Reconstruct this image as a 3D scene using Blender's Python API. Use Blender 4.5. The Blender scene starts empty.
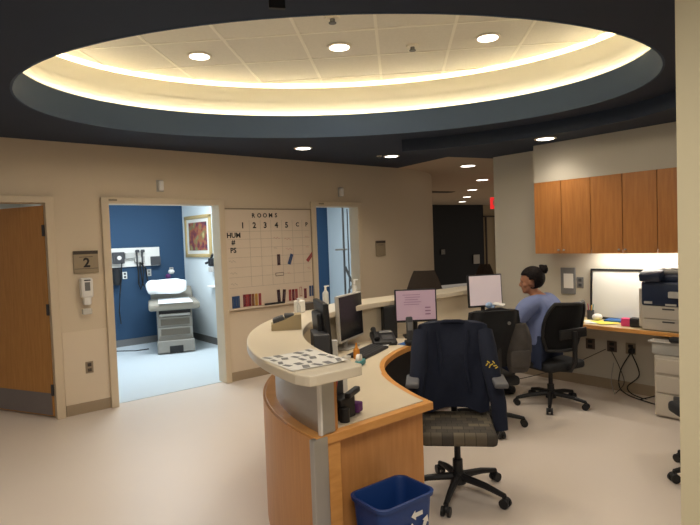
import bpy, bmesh, math, random
from mathutils import Vector, Matrix
random.seed(7)
S = bpy.context.scene
COL = S.collection
PI = math.pi

# ------------------------------------------------------------------ materials
def mat(name, rgb, rough=0.6, metal=0.0, noise=0.0, nscale=6.0, emit=None, estr=1.0, spec=0.4, bump=0.0, bscale=60.0, trans=0.0, alpha=1.0):
    m = bpy.data.materials.new(name); m.use_nodes = True
    nt = m.node_tree; b = nt.nodes['Principled BSDF']
    c = (rgb[0], rgb[1], rgb[2], 1)
    b.inputs['Base Color'].default_value = c
    b.inputs['Roughness'].default_value = rough
    b.inputs['Metallic'].default_value = metal
    b.inputs['Specular IOR Level'].default_value = spec
    if trans: b.inputs['Transmission Weight'].default_value = trans
    if alpha < 1: b.inputs['Alpha'].default_value = alpha
    if emit:
        b.inputs['Emission Color'].default_value = (*emit, 1); b.inputs['Emission Strength'].default_value = estr
    if noise > 0 or bump > 0:
        tc = nt.nodes.new('ShaderNodeTexCoord')
        n = nt.nodes.new('ShaderNodeTexNoise'); n.inputs['Scale'].default_value = nscale; n.inputs['Detail'].default_value = 4
        nt.links.new(tc.outputs['Object'], n.inputs['Vector'])
        if noise > 0:
            r = nt.nodes.new('ShaderNodeMapRange'); r.inputs['To Min'].default_value = 1 - noise; r.inputs['To Max'].default_value = 1 + noise
            nt.links.new(n.outputs['Fac'], r.inputs['Value'])
            mx = nt.nodes.new('ShaderNodeVectorMath'); mx.operation = 'SCALE'; mx.inputs[0].default_value = rgb
            nt.links.new(r.outputs['Result'], mx.inputs['Scale']); nt.links.new(mx.outputs['Vector'], b.inputs['Base Color'])
        if bump > 0:
            n2 = nt.nodes.new('ShaderNodeTexNoise'); n2.inputs['Scale'].default_value = bscale
            nt.links.new(tc.outputs['Object'], n2.inputs['Vector'])
            bp = nt.nodes.new('ShaderNodeBump'); bp.inputs['Strength'].default_value = bump; bp.inputs['Distance'].default_value = 0.01
            nt.links.new(n2.outputs['Fac'], bp.inputs['Height']); nt.links.new(bp.outputs['Normal'], b.inputs['Normal'])
    return m

def wood(name, c1, c2, rough=0.35, sc=(14, 14, 1.2), spec=0.45):
    m = bpy.data.materials.new(name); m.use_nodes = True
    nt = m.node_tree; b = nt.nodes['Principled BSDF']; b.inputs['Roughness'].default_value = rough
    b.inputs['Specular IOR Level'].default_value = spec
    tc = nt.nodes.new('ShaderNodeTexCoord'); mp = nt.nodes.new('ShaderNodeMapping'); mp.inputs['Scale'].default_value = sc
    n = nt.nodes.new('ShaderNodeTexNoise'); n.inputs['Scale'].default_value = 3; n.inputs['Detail'].default_value = 6
    cr = nt.nodes.new('ShaderNodeValToRGB')
    cr.color_ramp.elements[0].position = .3; cr.color_ramp.elements[0].color = (*c1, 1)
    cr.color_ramp.elements[1].position = .7; cr.color_ramp.elements[1].color = (*c2, 1)
    nt.links.new(tc.outputs['Object'], mp.inputs['Vector']); nt.links.new(mp.outputs['Vector'], n.inputs['Vector'])
    nt.links.new(n.outputs['Fac'], cr.inputs['Fac']); nt.links.new(cr.outputs['Color'], b.inputs['Base Color'])
    return m

def checker(name, c1, c2, scale):
    """woven upholstery: small blocks of two tones broken by a fine noise"""
    m = bpy.data.materials.new(name); m.use_nodes = True
    nt = m.node_tree; b = nt.nodes['Principled BSDF']; b.inputs['Roughness'].default_value = .9
    tc = nt.nodes.new('ShaderNodeTexCoord')
    br = nt.nodes.new('ShaderNodeTexBrick'); br.inputs['Scale'].default_value = scale
    br.inputs['Color1'].default_value = (*c1, 1); br.inputs['Color2'].default_value = (*c2, 1); br.inputs['Mortar'].default_value = (c1[0]*.4, c1[1]*.4, c1[2]*.4, 1)
    br.inputs['Mortar Size'].default_value = .008; br.inputs['Brick Width'].default_value = .30; br.inputs['Row Height'].default_value = .25; br.offset = .5; br.inputs['Bias'].default_value = -.35
    nt.links.new(tc.outputs['Object'], br.inputs['Vector']); nt.links.new(br.outputs['Color'], b.inputs['Base Color'])
    return m

M = {}
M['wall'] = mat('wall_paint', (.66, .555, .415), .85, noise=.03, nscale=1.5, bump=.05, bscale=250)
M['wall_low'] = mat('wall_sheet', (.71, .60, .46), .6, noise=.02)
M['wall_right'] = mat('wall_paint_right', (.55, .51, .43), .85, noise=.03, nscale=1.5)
M['pillar'] = mat('pillar_paint', (.68, .61, .42), .85, noise=.02)
M['base'] = mat('vinyl_base', (.36, .28, .19), .6)
M['frame'] = mat('door_frame_paint', (.66, .55, .40), .45)
M['floor'] = mat('floor_vinyl', (.71, .62, .545), .42, noise=.05, nscale=.8, spec=.35)
M['floor_cool'] = mat('floor_vinyl_clinic', (.62, .68, .72), .4, noise=.03, nscale=1)
M['dark'] = mat('dark_ceiling_paint', (.026, .036, .060), .75, noise=.08, nscale=1, spec=.3)
M['fascia'] = mat('blue_fascia_paint', (.050, .078, .125), .7, noise=.05, nscale=1, spec=.3)
M['cream'] = mat('cove_cream', (.88, .84, .70), .8)
M['tile'] = mat('acoustic_tile', (.74, .70, .60), .9, noise=.06, nscale=40)
M['grid'] = mat('ceiling_grid', (.86, .82, .70), .6)
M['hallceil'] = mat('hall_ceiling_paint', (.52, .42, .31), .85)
M['cove_em'] = mat('cove_strip', (1, .8, .5), .5, emit=(1, .84, .58), estr=58)
M['cove_em2'] = mat('cove_strip_low', (1, .8, .5), .5, emit=(1, .90, .70), estr=22)
M['lamp_em'] = mat('lamp_lens', (1, .9, .7), .5, emit=(1, .92, .80), estr=5)
M['trimring'] = mat('lamp_ring', (.75, .68, .55), .4)
M['blue'] = mat('blue_wall_paint', (.027, .068, .135), .8, noise=.04, nscale=1.5)
M['white_wall'] = mat('clinic_white_paint', (.68, .74, .76), .8)
M['cool_ceil'] = mat('clinic_ceiling', (.8, .8, .8), .9)
M['wood_door'] = wood('door_veneer', (.50, .23, .06), (.60, .30, .085), .38)
M['wood_cab'] = wood('cabinet_veneer', (.40, .155, .04), (.50, .21, .058), .33)
M['wood_desk'] = wood('desk_veneer', (.52, .225, .068), (.60, .28, .092), .4)
M['wood_edge'] = wood('desk_edge_wood', (.60, .27, .07), (.70, .34, .10), .35, sc=(3, 3, 14))
M['laminate'] = mat('cream_laminate', (.70, .60, .45), .32, noise=.02, nscale=3)
M['laminate2'] = mat('counter_laminate', (.68, .60, .47), .3, noise=.02, nscale=3)
M['steel'] = mat('brushed_steel', (.46, .45, .44), .38, metal=.85, noise=.08, nscale=3)
M['kick'] = mat('kick_plate', (.26, .24, .25), .4, metal=.6)
M['black'] = mat('black_plastic', (.014, .014, .016), .45)
M['mesh'] = mat('black_mesh_fabric', (.018, .018, .020), .8, noise=.3, nscale=120)
M['dgrey'] = mat('dark_grey_plastic', (.055, .055, .06), .5)
M['grey'] = mat('grey_plastic', (.17, .17, .17), .55)
M['lgrey'] = mat('light_grey_plastic', (.46, .44, .41), .5)
M['white'] = mat('white_plastic', (.80, .78, .74), .4)
M['paper'] = mat('paper', (.74, .72, .68), .8)
M['navy'] = mat('navy_cloth', (.010, .014, .032), .9, noise=.25, nscale=9, bump=.3, bscale=18)
M['blackcloth'] = mat('black_cloth', (.010, .010, .012), .9, noise=.25, nscale=9, bump=.3, bscale=18)
M['pack'] = mat('grey_pack_cloth', (.075, .066, .060), .85, noise=.3, nscale=14, bump=.4, bscale=22)
M['yellow'] = mat('yellow_thread', (.75, .55, .08), .7)
M['seat'] = checker('patterned_upholstery', (.060, .050, .040), (.19, .155, .10), 4.5)
M['armpad'] = mat('grey_arm_pad', (.11, .11, .12), .6)
M['bin'] = mat('blue_bin_plastic', (.010, .045, .20), .42)
M['screen_pink'] = mat('lit_screen', (.35, .24, .28), .3, emit=(.60, .40, .47), estr=.26)
M['screen_white'] = mat('lit_screen_pale', (.4, .33, .33), .3, emit=(.64, .52, .50), estr=.42)
M['screen_line'] = mat('screen_text', (.2, .1, .15), .4, emit=(.25, .12, .2), estr=.15)
M['screen_off'] = mat('dark_screen', (.012, .013, .016), .25)
M['skin'] = mat('skin', (.36, .16, .09), .55, noise=.06, nscale=12)
M['hair'] = mat('dark_hair', (.010, .007, .007), .7, noise=.4, nscale=40, spec=.15, bump=.6, bscale=70)
M['scrub'] = mat('blue_scrubs', (.16, .20, .38), .85, noise=.10, nscale=8, bump=.35, bscale=14)
M['trouser'] = mat('navy_trousers', (.02, .03, .07), .9)
M['purple'] = mat('purple_cloth', (.12, .03, .14), .8)
M['hallblack'] = mat('dark_glass_panel', (.006, .006, .008), .45)
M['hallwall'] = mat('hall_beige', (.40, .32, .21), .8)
M['exit'] = mat('exit_red', (.7, .02, .02), .5, emit=(.9, .03, .03), estr=.8)
M['board'] = mat('whiteboard_enamel', (.70, .59, .47), .35, noise=.03, nscale=3)
M['board_white'] = mat('white_board_face', (.74, .74, .70), .35)
M['ink'] = mat('black_ink', (.02, .018, .018), .6)
M['fadeline'] = mat('faint_line', (.40, .34, .27), .7)
M['redink'] = mat('faint_red_ink', (.52, .25, .20), .7)
M['sign'] = mat('room_sign_face', (.33, .26, .17), .5)
M['sign_dark'] = mat('room_sign_band', (.06, .045, .035), .5)
M['bronze'] = mat('outlet_metal', (.30, .24, .17), .4, metal=.3)
M['darkoutlet'] = mat('brown_outlet', (.10, .07, .055), .5)
M['vinyl'] = mat('taupe_vinyl', (.30, .27, .22), .5)
M['taupe'] = mat('taupe_cabinet', (.29, .27, .24), .5)
M['taupe_d'] = mat('taupe_drawer', (.13, .11, .085), .5)
M['linen'] = mat('white_linen', (.86, .88, .90), .85, bump=.4, bscale=10)
M['gold'] = mat('gilt_wood', (.45, .33, .15), .45)
M['mat_board'] = mat('picture_mat', (.68, .66, .60), .8)
M['toner'] = mat('printer_navy', (.018, .028, .06), .4)
M['printer'] = mat('printer_beige', (.52, .47, .40), .5)
M['tan'] = mat('tan_card', (.42, .33, .19), .7)
M['orange'] = mat('orange_plastic', (.65, .25, .03), .4)
M['teal'] = mat('teal_plastic', (.08, .30, .32), .5)
M['bluepad'] = mat('blue_pad', (.03, .12, .35), .7)
M['clear'] = mat('clear_plastic', (.75, .74, .70), .2, alpha=.55)
M['red'] = mat('red_plastic', (.42, .02, .03), .5)
M['pink'] = mat('pink_card', (.75, .06, .20), .6)
M['ypaper'] = mat('yellow_paper', (.80, .66, .10), .7)
M['cable'] = mat('black_cable', (.012, .012, .012), .5)
M['wcable'] = mat('grey_cable', (.35, .33, .30), .5)
def art_mat():
    m = bpy.data.materials.new('garden_painting'); m.use_nodes = True
    nt = m.node_tree; b = nt.nodes['Principled BSDF']; b.inputs['Roughness'].default_value = .6
    tc = nt.nodes.new('ShaderNodeTexCoord'); n = nt.nodes.new('ShaderNodeTexNoise'); n.inputs['Scale'].default_value = 7; n.inputs['Detail'].default_value = 6
    cr = nt.nodes.new('ShaderNodeValToRGB'); e = cr.color_ramp.elements
    e[0].position = .32; e[0].color = (.03, .02, .06, 1); e[1].position = .72; e[1].color = (.55, .42, .18, 1)
    a = e.new(.44); a.color = (.22, .05, .05, 1); a = e.new(.52); a.color = (.35, .12, .05, 1); a = e.new(.6); a.color = (.18, .20, .09, 1)
    nt.links.new(tc.outputs['Object'], n.inputs['Vector']); nt.links.new(n.outputs['Fac'], cr.inputs['Fac']); nt.links.new(cr.outputs['Color'], b.inputs['Base Color'])
    return m
M['art'] = art_mat()

# ------------------------------------------------------------------ mesh builder
class B:
    def __init__(self): self.bm = bmesh.new()
    def _xf(self, vs, mtx):
        bmesh.ops.transform(self.bm, matrix=mtx, verts=vs)
    def box(self, c, s, rz=0, bev=0, rx=0, ry=0, seg=2):
        t = bmesh.new(); bmesh.ops.create_cube(t, size=1)
        for v in t.verts: v.co = Vector((v.co.x*s[0], v.co.y*s[1], v.co.z*s[2]))
        if bev > 0: bmesh.ops.bevel(t, geom=list(t.edges), offset=min(bev, min(s)*.49), segments=seg, affect='EDGES', profile=.5)
        mt = Matrix.Translation(c) @ Matrix.Rotation(rz, 4, 'Z') @ Matrix.Rotation(ry, 4, 'Y') @ Matrix.Rotation(rx, 4, 'X')
        bmesh.ops.transform(t, matrix=mt, verts=t.verts); self._merge(t); return self
    def _merge(self, t):
        me = bpy.data.meshes.new('tmp'); t.to_mesh(me); t.free(); self.bm.from_mesh(me); bpy.data.meshes.remove(me)
    def cyl(self, p0, p1, r0, r1=None, seg=16):
        r1 = r0 if r1 is None else r1
        p0 = Vector(p0); p1 = Vector(p1); d = p1-p0; L = d.length
        t = bmesh.new(); bmesh.ops.create_cone(t, cap_ends=True, segments=seg, radius1=r0, radius2=r1, depth=L)
        mt = Matrix.Translation((p0+p1)/2) @ d.to_track_quat('Z', 'Y').to_matrix().to_4x4()
        bmesh.ops.transform(t, matrix=mt, verts=t.verts); self._merge(t); return self
    def sph(self, c, r, s=(1, 1, 1), seg=20, rot=None):
        t = bmesh.new(); bmesh.ops.create_uvsphere(t, u_segments=seg, v_segments=max(8, seg*2//3), radius=r)
        mt = Matrix.Translation(c) @ (rot or Matrix.Identity(4)) @ Matrix.Diagonal((*s, 1))
        bmesh.ops.transform(t, matrix=mt, verts=t.verts); self._merge(t); return self
    def tube(self, pts, r, seg=8):
        pts = [Vector(p) for p in pts]; rings = []
        for i, p in enumerate(pts):
            d = (pts[min(i+1, len(pts)-1)]-pts[max(i-1, 0)]).normalized(); q = d.to_track_quat('Z', 'Y')
            rr = r[i] if isinstance(r, (list, tuple)) else r
            rings.append([self.bm.verts.new(p+q @ Vector((rr*math.cos(a), rr*math.sin(a), 0))) for a in [2*PI*k/seg for k in range(seg)]])
        for a, b in zip(rings, rings[1:]):
            for k in range(seg): self.bm.faces.new((a[k], a[(k+1) % seg], b[(k+1) % seg], b[k]))
        self.bm.faces.new(rings[0][::-1]); self.bm.faces.new(rings[-1]); return self
    def prism(self, poly, z0, z1, bev=0):
        t = bmesh.new(); lo = [t.verts.new((x, y, z0)) for x, y in poly]; hi = [t.verts.new((x, y, z1)) for x, y in poly]
        n = len(poly)
        for k in range(n): t.faces.new((lo[k], lo[(k+1) % n], hi[(k+1) % n], hi[k]))
        bmesh.ops.triangle_fill  # (kept simple: n-gons are tessellated)
        fl = t.faces.new(lo[::-1]); fh = t.faces.new(hi)
        bmesh.ops.recalc_face_normals(t, faces=t.faces)
        if bev > 0:
            ed = [e for e in t.edges if abs(e.verts[0].co.z-e.verts[1].co.z) < 1e-6]
            bmesh.ops.bevel(t, geom=ed, offset=bev, segments=2, affect='EDGES', profile=.5)
        self._merge(t); return self
    def lathe(self, prof, c=(0, 0, 0), seg=24):
        rings = []
        for r, z in prof:
            rings.append([self.bm.verts.new((c[0]+r*math.cos(2*PI*k/seg), c[1]+r*math.sin(2*PI*k/seg), c[2]+z)) for k in range(seg)])
        for a, b in zip(rings, rings[1:]):
            for k in range(seg): self.bm.faces.new((a[k], a[(k+1) % seg], b[(k+1) % seg], b[k]))
        self.bm.faces.new(rings[0][::-1]); self.bm.faces.new(rings[-1]); return self
    def quadgrid(self, fn, nu, nv, closed=False):
        g = [[self.bm.verts.new(fn(u/nu, v/nv)) for v in range(nv+1)] for u in range(nu+1)]
        for u in range(nu):
            for v in range(nv): self.bm.faces.new((g[u][v], g[u+1][v], g[u+1][v+1], g[u][v+1]))
        return self
    def rot(self, mt): bmesh.ops.transform(self.bm, matrix=mt, verts=self.bm.verts); return self

def put(name, b, m, parent=None, smooth=False, loc=(0, 0, 0), rz=0, label=None):
    me = bpy.data.meshes.new(name)
    if isinstance(b, B):
        bmesh.ops.recalc_face_normals(b.bm, faces=b.bm.faces)
        b.bm.to_mesh(me); b.bm.free()
    else: me = b
    me.materials.clear(); me.materials.append(M[m])
    if smooth:
        for p in me.polygons: p.use_smooth = True
        try: me.set_sharp_from_angle(angle=math.radians(40))
        except Exception: pass
    o = bpy.data.objects.new(name, me); COL.objects.link(o); o.location = loc; o.rotation_euler.z = rz
    if parent: o.parent = parent
    if label: o['label'] = label
    return o
def tag(o, label, cat, group=None, kind=None):
    o['label'] = label; o['category'] = cat
    if group: o['group'] = group
    if kind: o['kind'] = kind
    return o
def thing(name, label, cat, loc=(0, 0, 0), rz=0, group=None):
    o = bpy.data.objects.new(name, None); COL.objects.link(o); o.location = loc; o.rotation_euler.z = rz; o.empty_display_size = .1
    return tag(o, label, cat, group)
def struct(name, b, m, smooth=False, parent=None):
    o = put(name, b, m, parent, smooth)
    if not parent: o['kind'] = 'structure'
    return o
def copy_tree(o, parent=None):
    c = o.copy(); COL.objects.link(c)
    if parent: c.parent = parent
    for ch in list(o.children): copy_tree(ch, c)
    return c
def text_mesh(s, size, depth=.001, bold=0.0, align='CENTER'):
    cu = bpy.data.curves.new('lettering', 'FONT'); cu.body = s; cu.size = size; cu.extrude = depth; cu.offset = bold
    cu.align_x = align; cu.align_y = 'CENTER'; cu.resolution_u = 2
    o = bpy.data.objects.new('tmp_text', cu); COL.objects.link(o)
    dg = bpy.context.evaluated_depsgraph_get(); dg.update()
    me = bpy.data.meshes.new_from_object(o.evaluated_get(dg))
    bpy.data.objects.remove(o); bpy.data.curves.remove(cu); return me
def joined_text(items, name, m, parent, plane, off):
    """items: (string, u, v, size); plane 'y' -> wall facing -Y at y=off, 'x' -> wall facing -X at x=off"""
    b = B()
    for s, u, v, size in items:
        me = text_mesh(s, size, .0006, size*.03)
        if plane == 'y': mt = Matrix.Translation((u, off, v)) @ Matrix.Rotation(PI/2, 4, 'X')
        else: mt = Matrix.Translation((off, u, v)) @ Matrix.Rotation(-PI/2, 4, 'Z') @ Matrix.Rotation(PI/2, 4, 'X')
        me.transform(mt); b.bm.from_mesh(me); bpy.data.meshes.remove(me)
    return put(name, b, m, parent)

# ------------------------------------------------------------------ camera
f_px = 555.0
yaw, pitch, roll = 0.69792, 0.040645, -0.0362795
fw = Vector((math.sin(yaw)*math.cos(pitch), math.cos(yaw)*math.cos(pitch), -math.sin(pitch)))
r0 = Vector((math.cos(yaw), -math.sin(yaw), 0)); u0 = r0.cross(fw)
rr = r0*math.cos(roll)+u0*math.sin(roll); uu = -r0*math.sin(roll)+u0*math.cos(roll)
cam = bpy.data.cameras.new('camera'); cam.sensor_width = 36; cam.lens = f_px/700*36; cam.clip_start = .05
co = bpy.data.objects.new('camera', cam); COL.objects.link(co)
co.matrix_world = Matrix.Translation((0, 0, 1.66)) @ Matrix((rr, uu, -fw)).transposed().to_4x4()
S.camera = co

# ------------------------------------------------------------------ room shell
YB = 6.04; XR = 5.75; ZC = 2.73
# floor
struct('floor', B().box((4.5, 3.5, -.05), (22, 15.2, .1)), 'floor')
struct('floor_clinic', B().prism([(1.73, 6.12), (5.3, 6.12), (6.3, 6.19), (7.0, 6.55), (7.45, 7.0), (7.45, 9.62), (1.73, 9.62)], 0, .006), 'floor_cool')
# back wall with three openings (x ranges), wall thickness .14
D1 = (.17, 1.24); D2 = (1.79, 3.07); D3 = (4.455, 5.235); HD = 2.135
w = B()
for x0, x1 in ((-2.5, D1[0]), (D1[1], D2[0]), (D2[1], D3[0]), (D3[1], 6.03)):
    w.box(((x0+x1)/2, YB+.07, 1.4), (x1-x0, .14, 2.8))
for x0, x1 in (D1, D2, D3): w.box(((x0+x1)/2, YB+.07, (HD+2.8)/2), (x1-x0, .14, 2.8-HD))
struct('wall_back', w, 'wall')
# curved wall running on from it
def arc(cx, cy, r, a0, a1, n): return [(cx+r*math.cos(a0+(a1-a0)*k/n), cy+r*math.sin(a0+(a1-a0)*k/n)) for k in range(n+1)]
co_ = arc(6.02, YB+2.2, 2.2, -PI/2, 0, 32); ci_ = arc(6.02, YB+2.2, 2.06, -PI/2, 0, 32)
struct('wall_curved', B().prism(co_+[(8.22, 13.5), (8.08, 13.5)]+ci_[::-1], 0, 2.8), 'wall', smooth=True)
# wall behind the right counter
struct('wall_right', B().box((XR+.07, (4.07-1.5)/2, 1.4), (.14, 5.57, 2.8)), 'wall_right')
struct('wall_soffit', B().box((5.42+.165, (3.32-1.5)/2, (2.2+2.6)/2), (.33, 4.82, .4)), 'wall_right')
# foreground pillar on the right
struct('pillar_right', B().box((2.65, .41, 1.4), (.7, .8, 2.8)), 'pillar')
# door frames
def frame(name, x0, x1, left=True):
    b = B()
    t = .055
    b.box((x0-t/2+.01, YB+.06, (HD+t)/2), (t+.02, .20, HD+t), bev=.004) if left else None
    b.box((x1+t/2-.01, YB+.06, (HD+t)/2), (t+.02, .20, HD+t), bev=.004)
    b.box(((x0+x1)/2, YB+.06, HD+t/2-.005), (x1-x0+2*t, .199, t+.01), bev=.004)
    return struct(name, b, 'frame')
frame('door_1_frame', *D1); frame('door_2_frame', *D2); frame('door_3_frame', *D3)
# baseboards
bb = B()
struct('baseboard_back_left', B().box(((1.31+1.745)/2, YB-.004, .055), (.435, .012, .11), bev=.003), 'base')
struct('baseboard_back', B().box(((3.13+4.44)/2, YB-.004, .055), (1.31, .012, .11), bev=.003), 'base')
struct('baseboard_back_end', B().box(((5.36+6.1)/2, YB-.004, .055), (.74, .012, .11), bev=.003), 'base')
struct('baseboard_right', B().box((XR-.004, 1.2, .055), (.012, 5.6, .11), bev=.003), 'base')
struct('trim_wainscot_left', B().box(((1.31+1.745)/2, YB-.002, .475), (.435, .006, .73)), 'wall_low')
struct('trim_wainscot', B().box(((3.13+4.44)/2, YB-.002, .475), (1.31, .006, .73)), 'wall_low')

# ceiling: dark plane with an elliptical opening
EC = Vector((2.678, 3.275)); EA, EB = 2.28, 1.548; EU = Vector((.751, -.66)).normalized(); EV = Vector((-EU.y, EU.x))
def ell(t, off=0): return EC+EU*((EA+off)*math.cos(t))+EV*((EB+off)*math.sin(t))
N = 96
def ring_plane(outer, z, thick, hole_off, m, name):
    t = bmesh.new()
    inner = [ell(2*PI*k/N, hole_off) for k in range(N)]
    for zz in (z, z+thick):
        vi = [t.verts.new((p.x, p.y, zz)) for p in inner]; vo = [t.verts.new((x, y, zz)) for x, y in outer]
        ei = [t.edges.new((vi[k], vi[(k+1) % N])) for k in range(N)]; eo = [t.edges.new((vo[k], vo[(k+1) % len(vo)])) for k in range(len(vo))]
        bmesh.ops.triangle_fill(t, edges=ei+eo, use_beauty=True)
    b = B(); b._merge(t); return struct(name, b, m)
dark_outer = [(-3, -2.5), (6.9, -2.5), (6.9, 4.3), (5.85, 4.35), (5.89, 4.90), (6.09, 6.08), (6.09, 6.2), (-3, 6.2)]
ring_plane(dark_outer, ZC, .02, 0, 'dark', 'ceiling')
# lower dark soffit over the work counter; its near face follows the oval
fpts = [(3.9, -2.4), (3.95, 1.05), (4.45, 1.30), (4.77, 1.69), (4.95, 2.1), (4.99, 2.55), (4.95, 2.95), (4.84, 3.45), (4.64, 3.9), (4.39, 4.28)]
def smoothpts(P, n=6):
    out = []
    for i in range(len(P)-1):
        p0 = Vector(P[max(i-1, 0)]); p1 = Vector(P[i]); p2 = Vector(P[i+1]); p3 = Vector(P[min(i+2, len(P)-1)])
        for k in range(n):
            t = k/n; out.append(tuple(.5*((2*p1)+(-p0+p2)*t+(2*p0-5*p1+4*p2-p3)*t*t+(-p0+3*p1-3*p2+p3)*t**3)))
    out.append(tuple(P[-1])); return out
struct('ceiling_soffit', B().prism([fpts[0]]+smoothpts(fpts[1:])+[(5.17, 4.31), (5.85, 4.13), (6.9, 4.1), (6.9, -2.4)], 2.602, ZC), 'dark')
# fascia of the oval, ledge, cream cove wall, strip light
def band(off, z0, z1, m, name, thick=.015):
    t = B(); n = N
    fn = lambda o, z: [t.bm.verts.new((*ell(2*PI*k/n, o), z)) for k in range(n)]
    a, b_, c, d = fn(off, z0), fn(off, z1), fn(off+thick, z1), fn(off+thick, z0)
    for P, Q in ((a, b_), (b_, c), (c, d), (d, a)):
        for k in range(n): t.bm.faces.new((P[k], P[(k+1) % n], Q[(k+1) % n], Q[k]))
    return struct(name, t, m, smooth=True)
band(0, ZC-.002, 2.95, 'fascia', 'ceiling_fascia')
band(.0, 2.95, 2.958, 'cream', 'trim_1', thick=.09)
band(.065, 2.955, 3.250, 'cream', 'wall_cove', thick=.015)
band(.30, 3.05, 3.31, 'cream', 'wall_cove_outer', thick=.02)
band(.065, 3.10, 3.11, 'cream', 'trim_2', thick=.24)
st = band(.14, 3.115, 3.135, 'cove_em', 'x', thick=.03); st.name = 'cove_strip_light'; del st['kind']
tag(st, 'warm strip light hidden round the rim of the oval ceiling recess', 'light')
st = band(.042, 2.9585, 2.963, 'cove_em2', 'x', thick=.014); st.name = 'reveal_strip_light'; del st['kind']
tag(st, 'thin glowing line along top of the dark oval fascia', 'light')
struct('ceiling_tiles', B().prism([tuple(ell(2*PI*k/N, .32)) for k in range(N)], 3.292, 3.33), 'tile')
g = B()
for k in range(-4, 6):
    s = -.115+.61*k
    # line (x-y)/sqrt2 = s ; direction (1,1)
    for axis, offv, lim in ((0, s, 0), (1, 4.39+.61*(k-1), 0)):
        d = Vector((1, 1)).normalized() if axis == 0 else Vector((1, -1)).normalized()
        nrm = Vector((1, -1)).normalized() if axis == 0 else Vector((1, 1)).normalized()
        p = nrm*offv; c0 = EC-p; tm = c0.dot(d)
        ts = [tm+q*.02 for q in range(-170, 171)]
        ins = [q for q in ts if ((p+d*q-EC).dot(EU)/(EA+.28))**2+((p+d*q-EC).dot(EV)/(EB+.28))**2 < 1]
        if not ins: continue
        a, e = p+d*ins[0], p+d*ins[-1]; mid = (a+e)/2
        g.box((mid.x, mid.y, 3.2902), ((e-a).length, .024, .006 if axis else .0064), rz=math.atan2(d.y, d.x))
struct('ceiling_grid', g, 'grid')
# hall beyond
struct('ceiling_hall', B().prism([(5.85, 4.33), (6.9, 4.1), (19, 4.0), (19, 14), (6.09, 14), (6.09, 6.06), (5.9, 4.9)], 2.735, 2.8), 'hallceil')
hd = Vector((2.31, -.41)).normalized()
def hallp(t): return Vector((14.03, 12.56))+hd*t
a, b2 = hallp(-3), hallp(2.42)
ang = math.atan2(hd.y, hd.x)
mid = (a+b2)/2
dh = struct('wall_hall_dark', B().box((mid.x, mid.y, 1.37), ((b2-a).length, .1, 2.73), rz=ang), 'hallblack')
mid = (hallp(2.42)+hallp(5))/2
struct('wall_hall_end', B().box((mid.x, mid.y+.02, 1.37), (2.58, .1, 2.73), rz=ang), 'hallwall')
for t in (2.5, 2.98):
    q = hallp(t); struct('trim_hall', B().box((q.x, q.y-.08, 1.15), (.05, .04, 2.3), rz=ang), 'sign_dark')
q = hallp(2.7); struct('trim_hall_head', B().box((q.x, q.y-.08, 2.32), (.6, .04, .05), rz=ang), 'sign_dark')
def hall_plate(px_t, z, sx, sz, m, name, label, cat):
    q = hallp(px_t); tag(put(name, B().box((q.x, q.y-.09, z), (sx, .02, sz), rz=ang, bev=.004), m), label, cat)
hall_plate(.50, 1.14, .17, .17, 'grey', 'wall_plate', 'small pale plate on the dark hall wall', 'wall plate')
hall_plate(2.0, .82, .28, .32, 'lgrey', 'notice_sheet', 'grey square notice on the dark hall wall', 'notice')
# ceiling air vent in the hall
t = thing('ceiling_vent', 'dark slotted air vent in the beige hall ceiling', 'vent', (10.16, 8.86, 2.73), ang)
put('frame', B().box((0, 0, 0), (1.0, .28, .012), bev=.003), 'sign_dark', t); put('grille', B().box((0, 0, -.008), (.92, .2, .01)), 'sign_dark', t)
# exit sign
t = thing('exit_sign', 'red glowing EXIT sign hanging in the hall by the wall end', 'exit sign', (9.16, 6.37, 2.27), -.7)
put('body', B().box((0, 0, 0), (.34, .05, .22), bev=.006), 'exit', t)
put('bracket', B().box((0, 0, .28), (.03, .02, .36)), 'dgrey', t)
me = text_mesh('EXIT', .13, .001, .003); me.transform(Matrix.Rotation(PI/2, 4, 'X')); o = put('lettering', me, 'white', t); o.location = (0, -.027, 0)

# ------------------------------------------------------------------ clinic rooms behind the doors
YE = 9.6
struct('wall_clinic_blue', B().box((2.95, YE+.05, 1.35), (2.6, .1, 2.7)).box((6.0, YE+.05, 1.35), (3.4, .1, 2.7)), 'blue')
struct('wall_clinic_divider', B().box((4.22, (6.18+YE)/2, 1.35), (.14, YE-6.18, 2.7)), 'white_wall')
struct('wall_clinic_right', B().box((7.50, (6.6+YE)/2+.2, 1.35), (.1, YE-6.8, 2.7)), 'white_wall')
struct('wall_clinic_left', B().box((1.67, (6.18+YE)/2, 1.35), (.1, YE-6.18, 2.7)), 'white_wall')
struct('wall_clinic_far_left', B().box((-.5, 9.65, 1.35), (4.5, .1, 2.7)), 'white_wall')
CP = [(6.3, 6.19), (7.0, 6.55), (7.45, 7.0), (7.45, 9.62)]
struct('ceiling_clinic', B().prism([(-1.5, 6.19)]+CP+[(-1.5, 9.62)], 2.70, 2.76), 'cool_ceil')
struct('baseboard_clinic', B().box((2.98, YE-.005, .06), (2.35, .012, .12)).box((4.145, 7.9, .06), (.012, 3.4, .12)), 'grey')
# ceiling light panels inside the rooms
def troffer(x, y, label):
    t = thing('ceiling_light_panel', label, 'ceiling light', (x, y, 2.698))
    put('frame', B().box((0, 0, 0), (1.22, .61, .012)), 'white', t); put('diffuser', B().box((0, 0, -.008), (1.14, .53, .008)), 'cool_em', t)
M['cool_em'] = mat('cool_panel', (.9, .95, 1), .5, emit=(.86, .95, 1), estr=5.5)
troffer(3.0, 7.9, 'cool white ceiling light panel in the exam room with the treatment table')
troffer(5.7, 8.2, 'cool white ceiling light panel in the room behind the right doorway')

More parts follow.
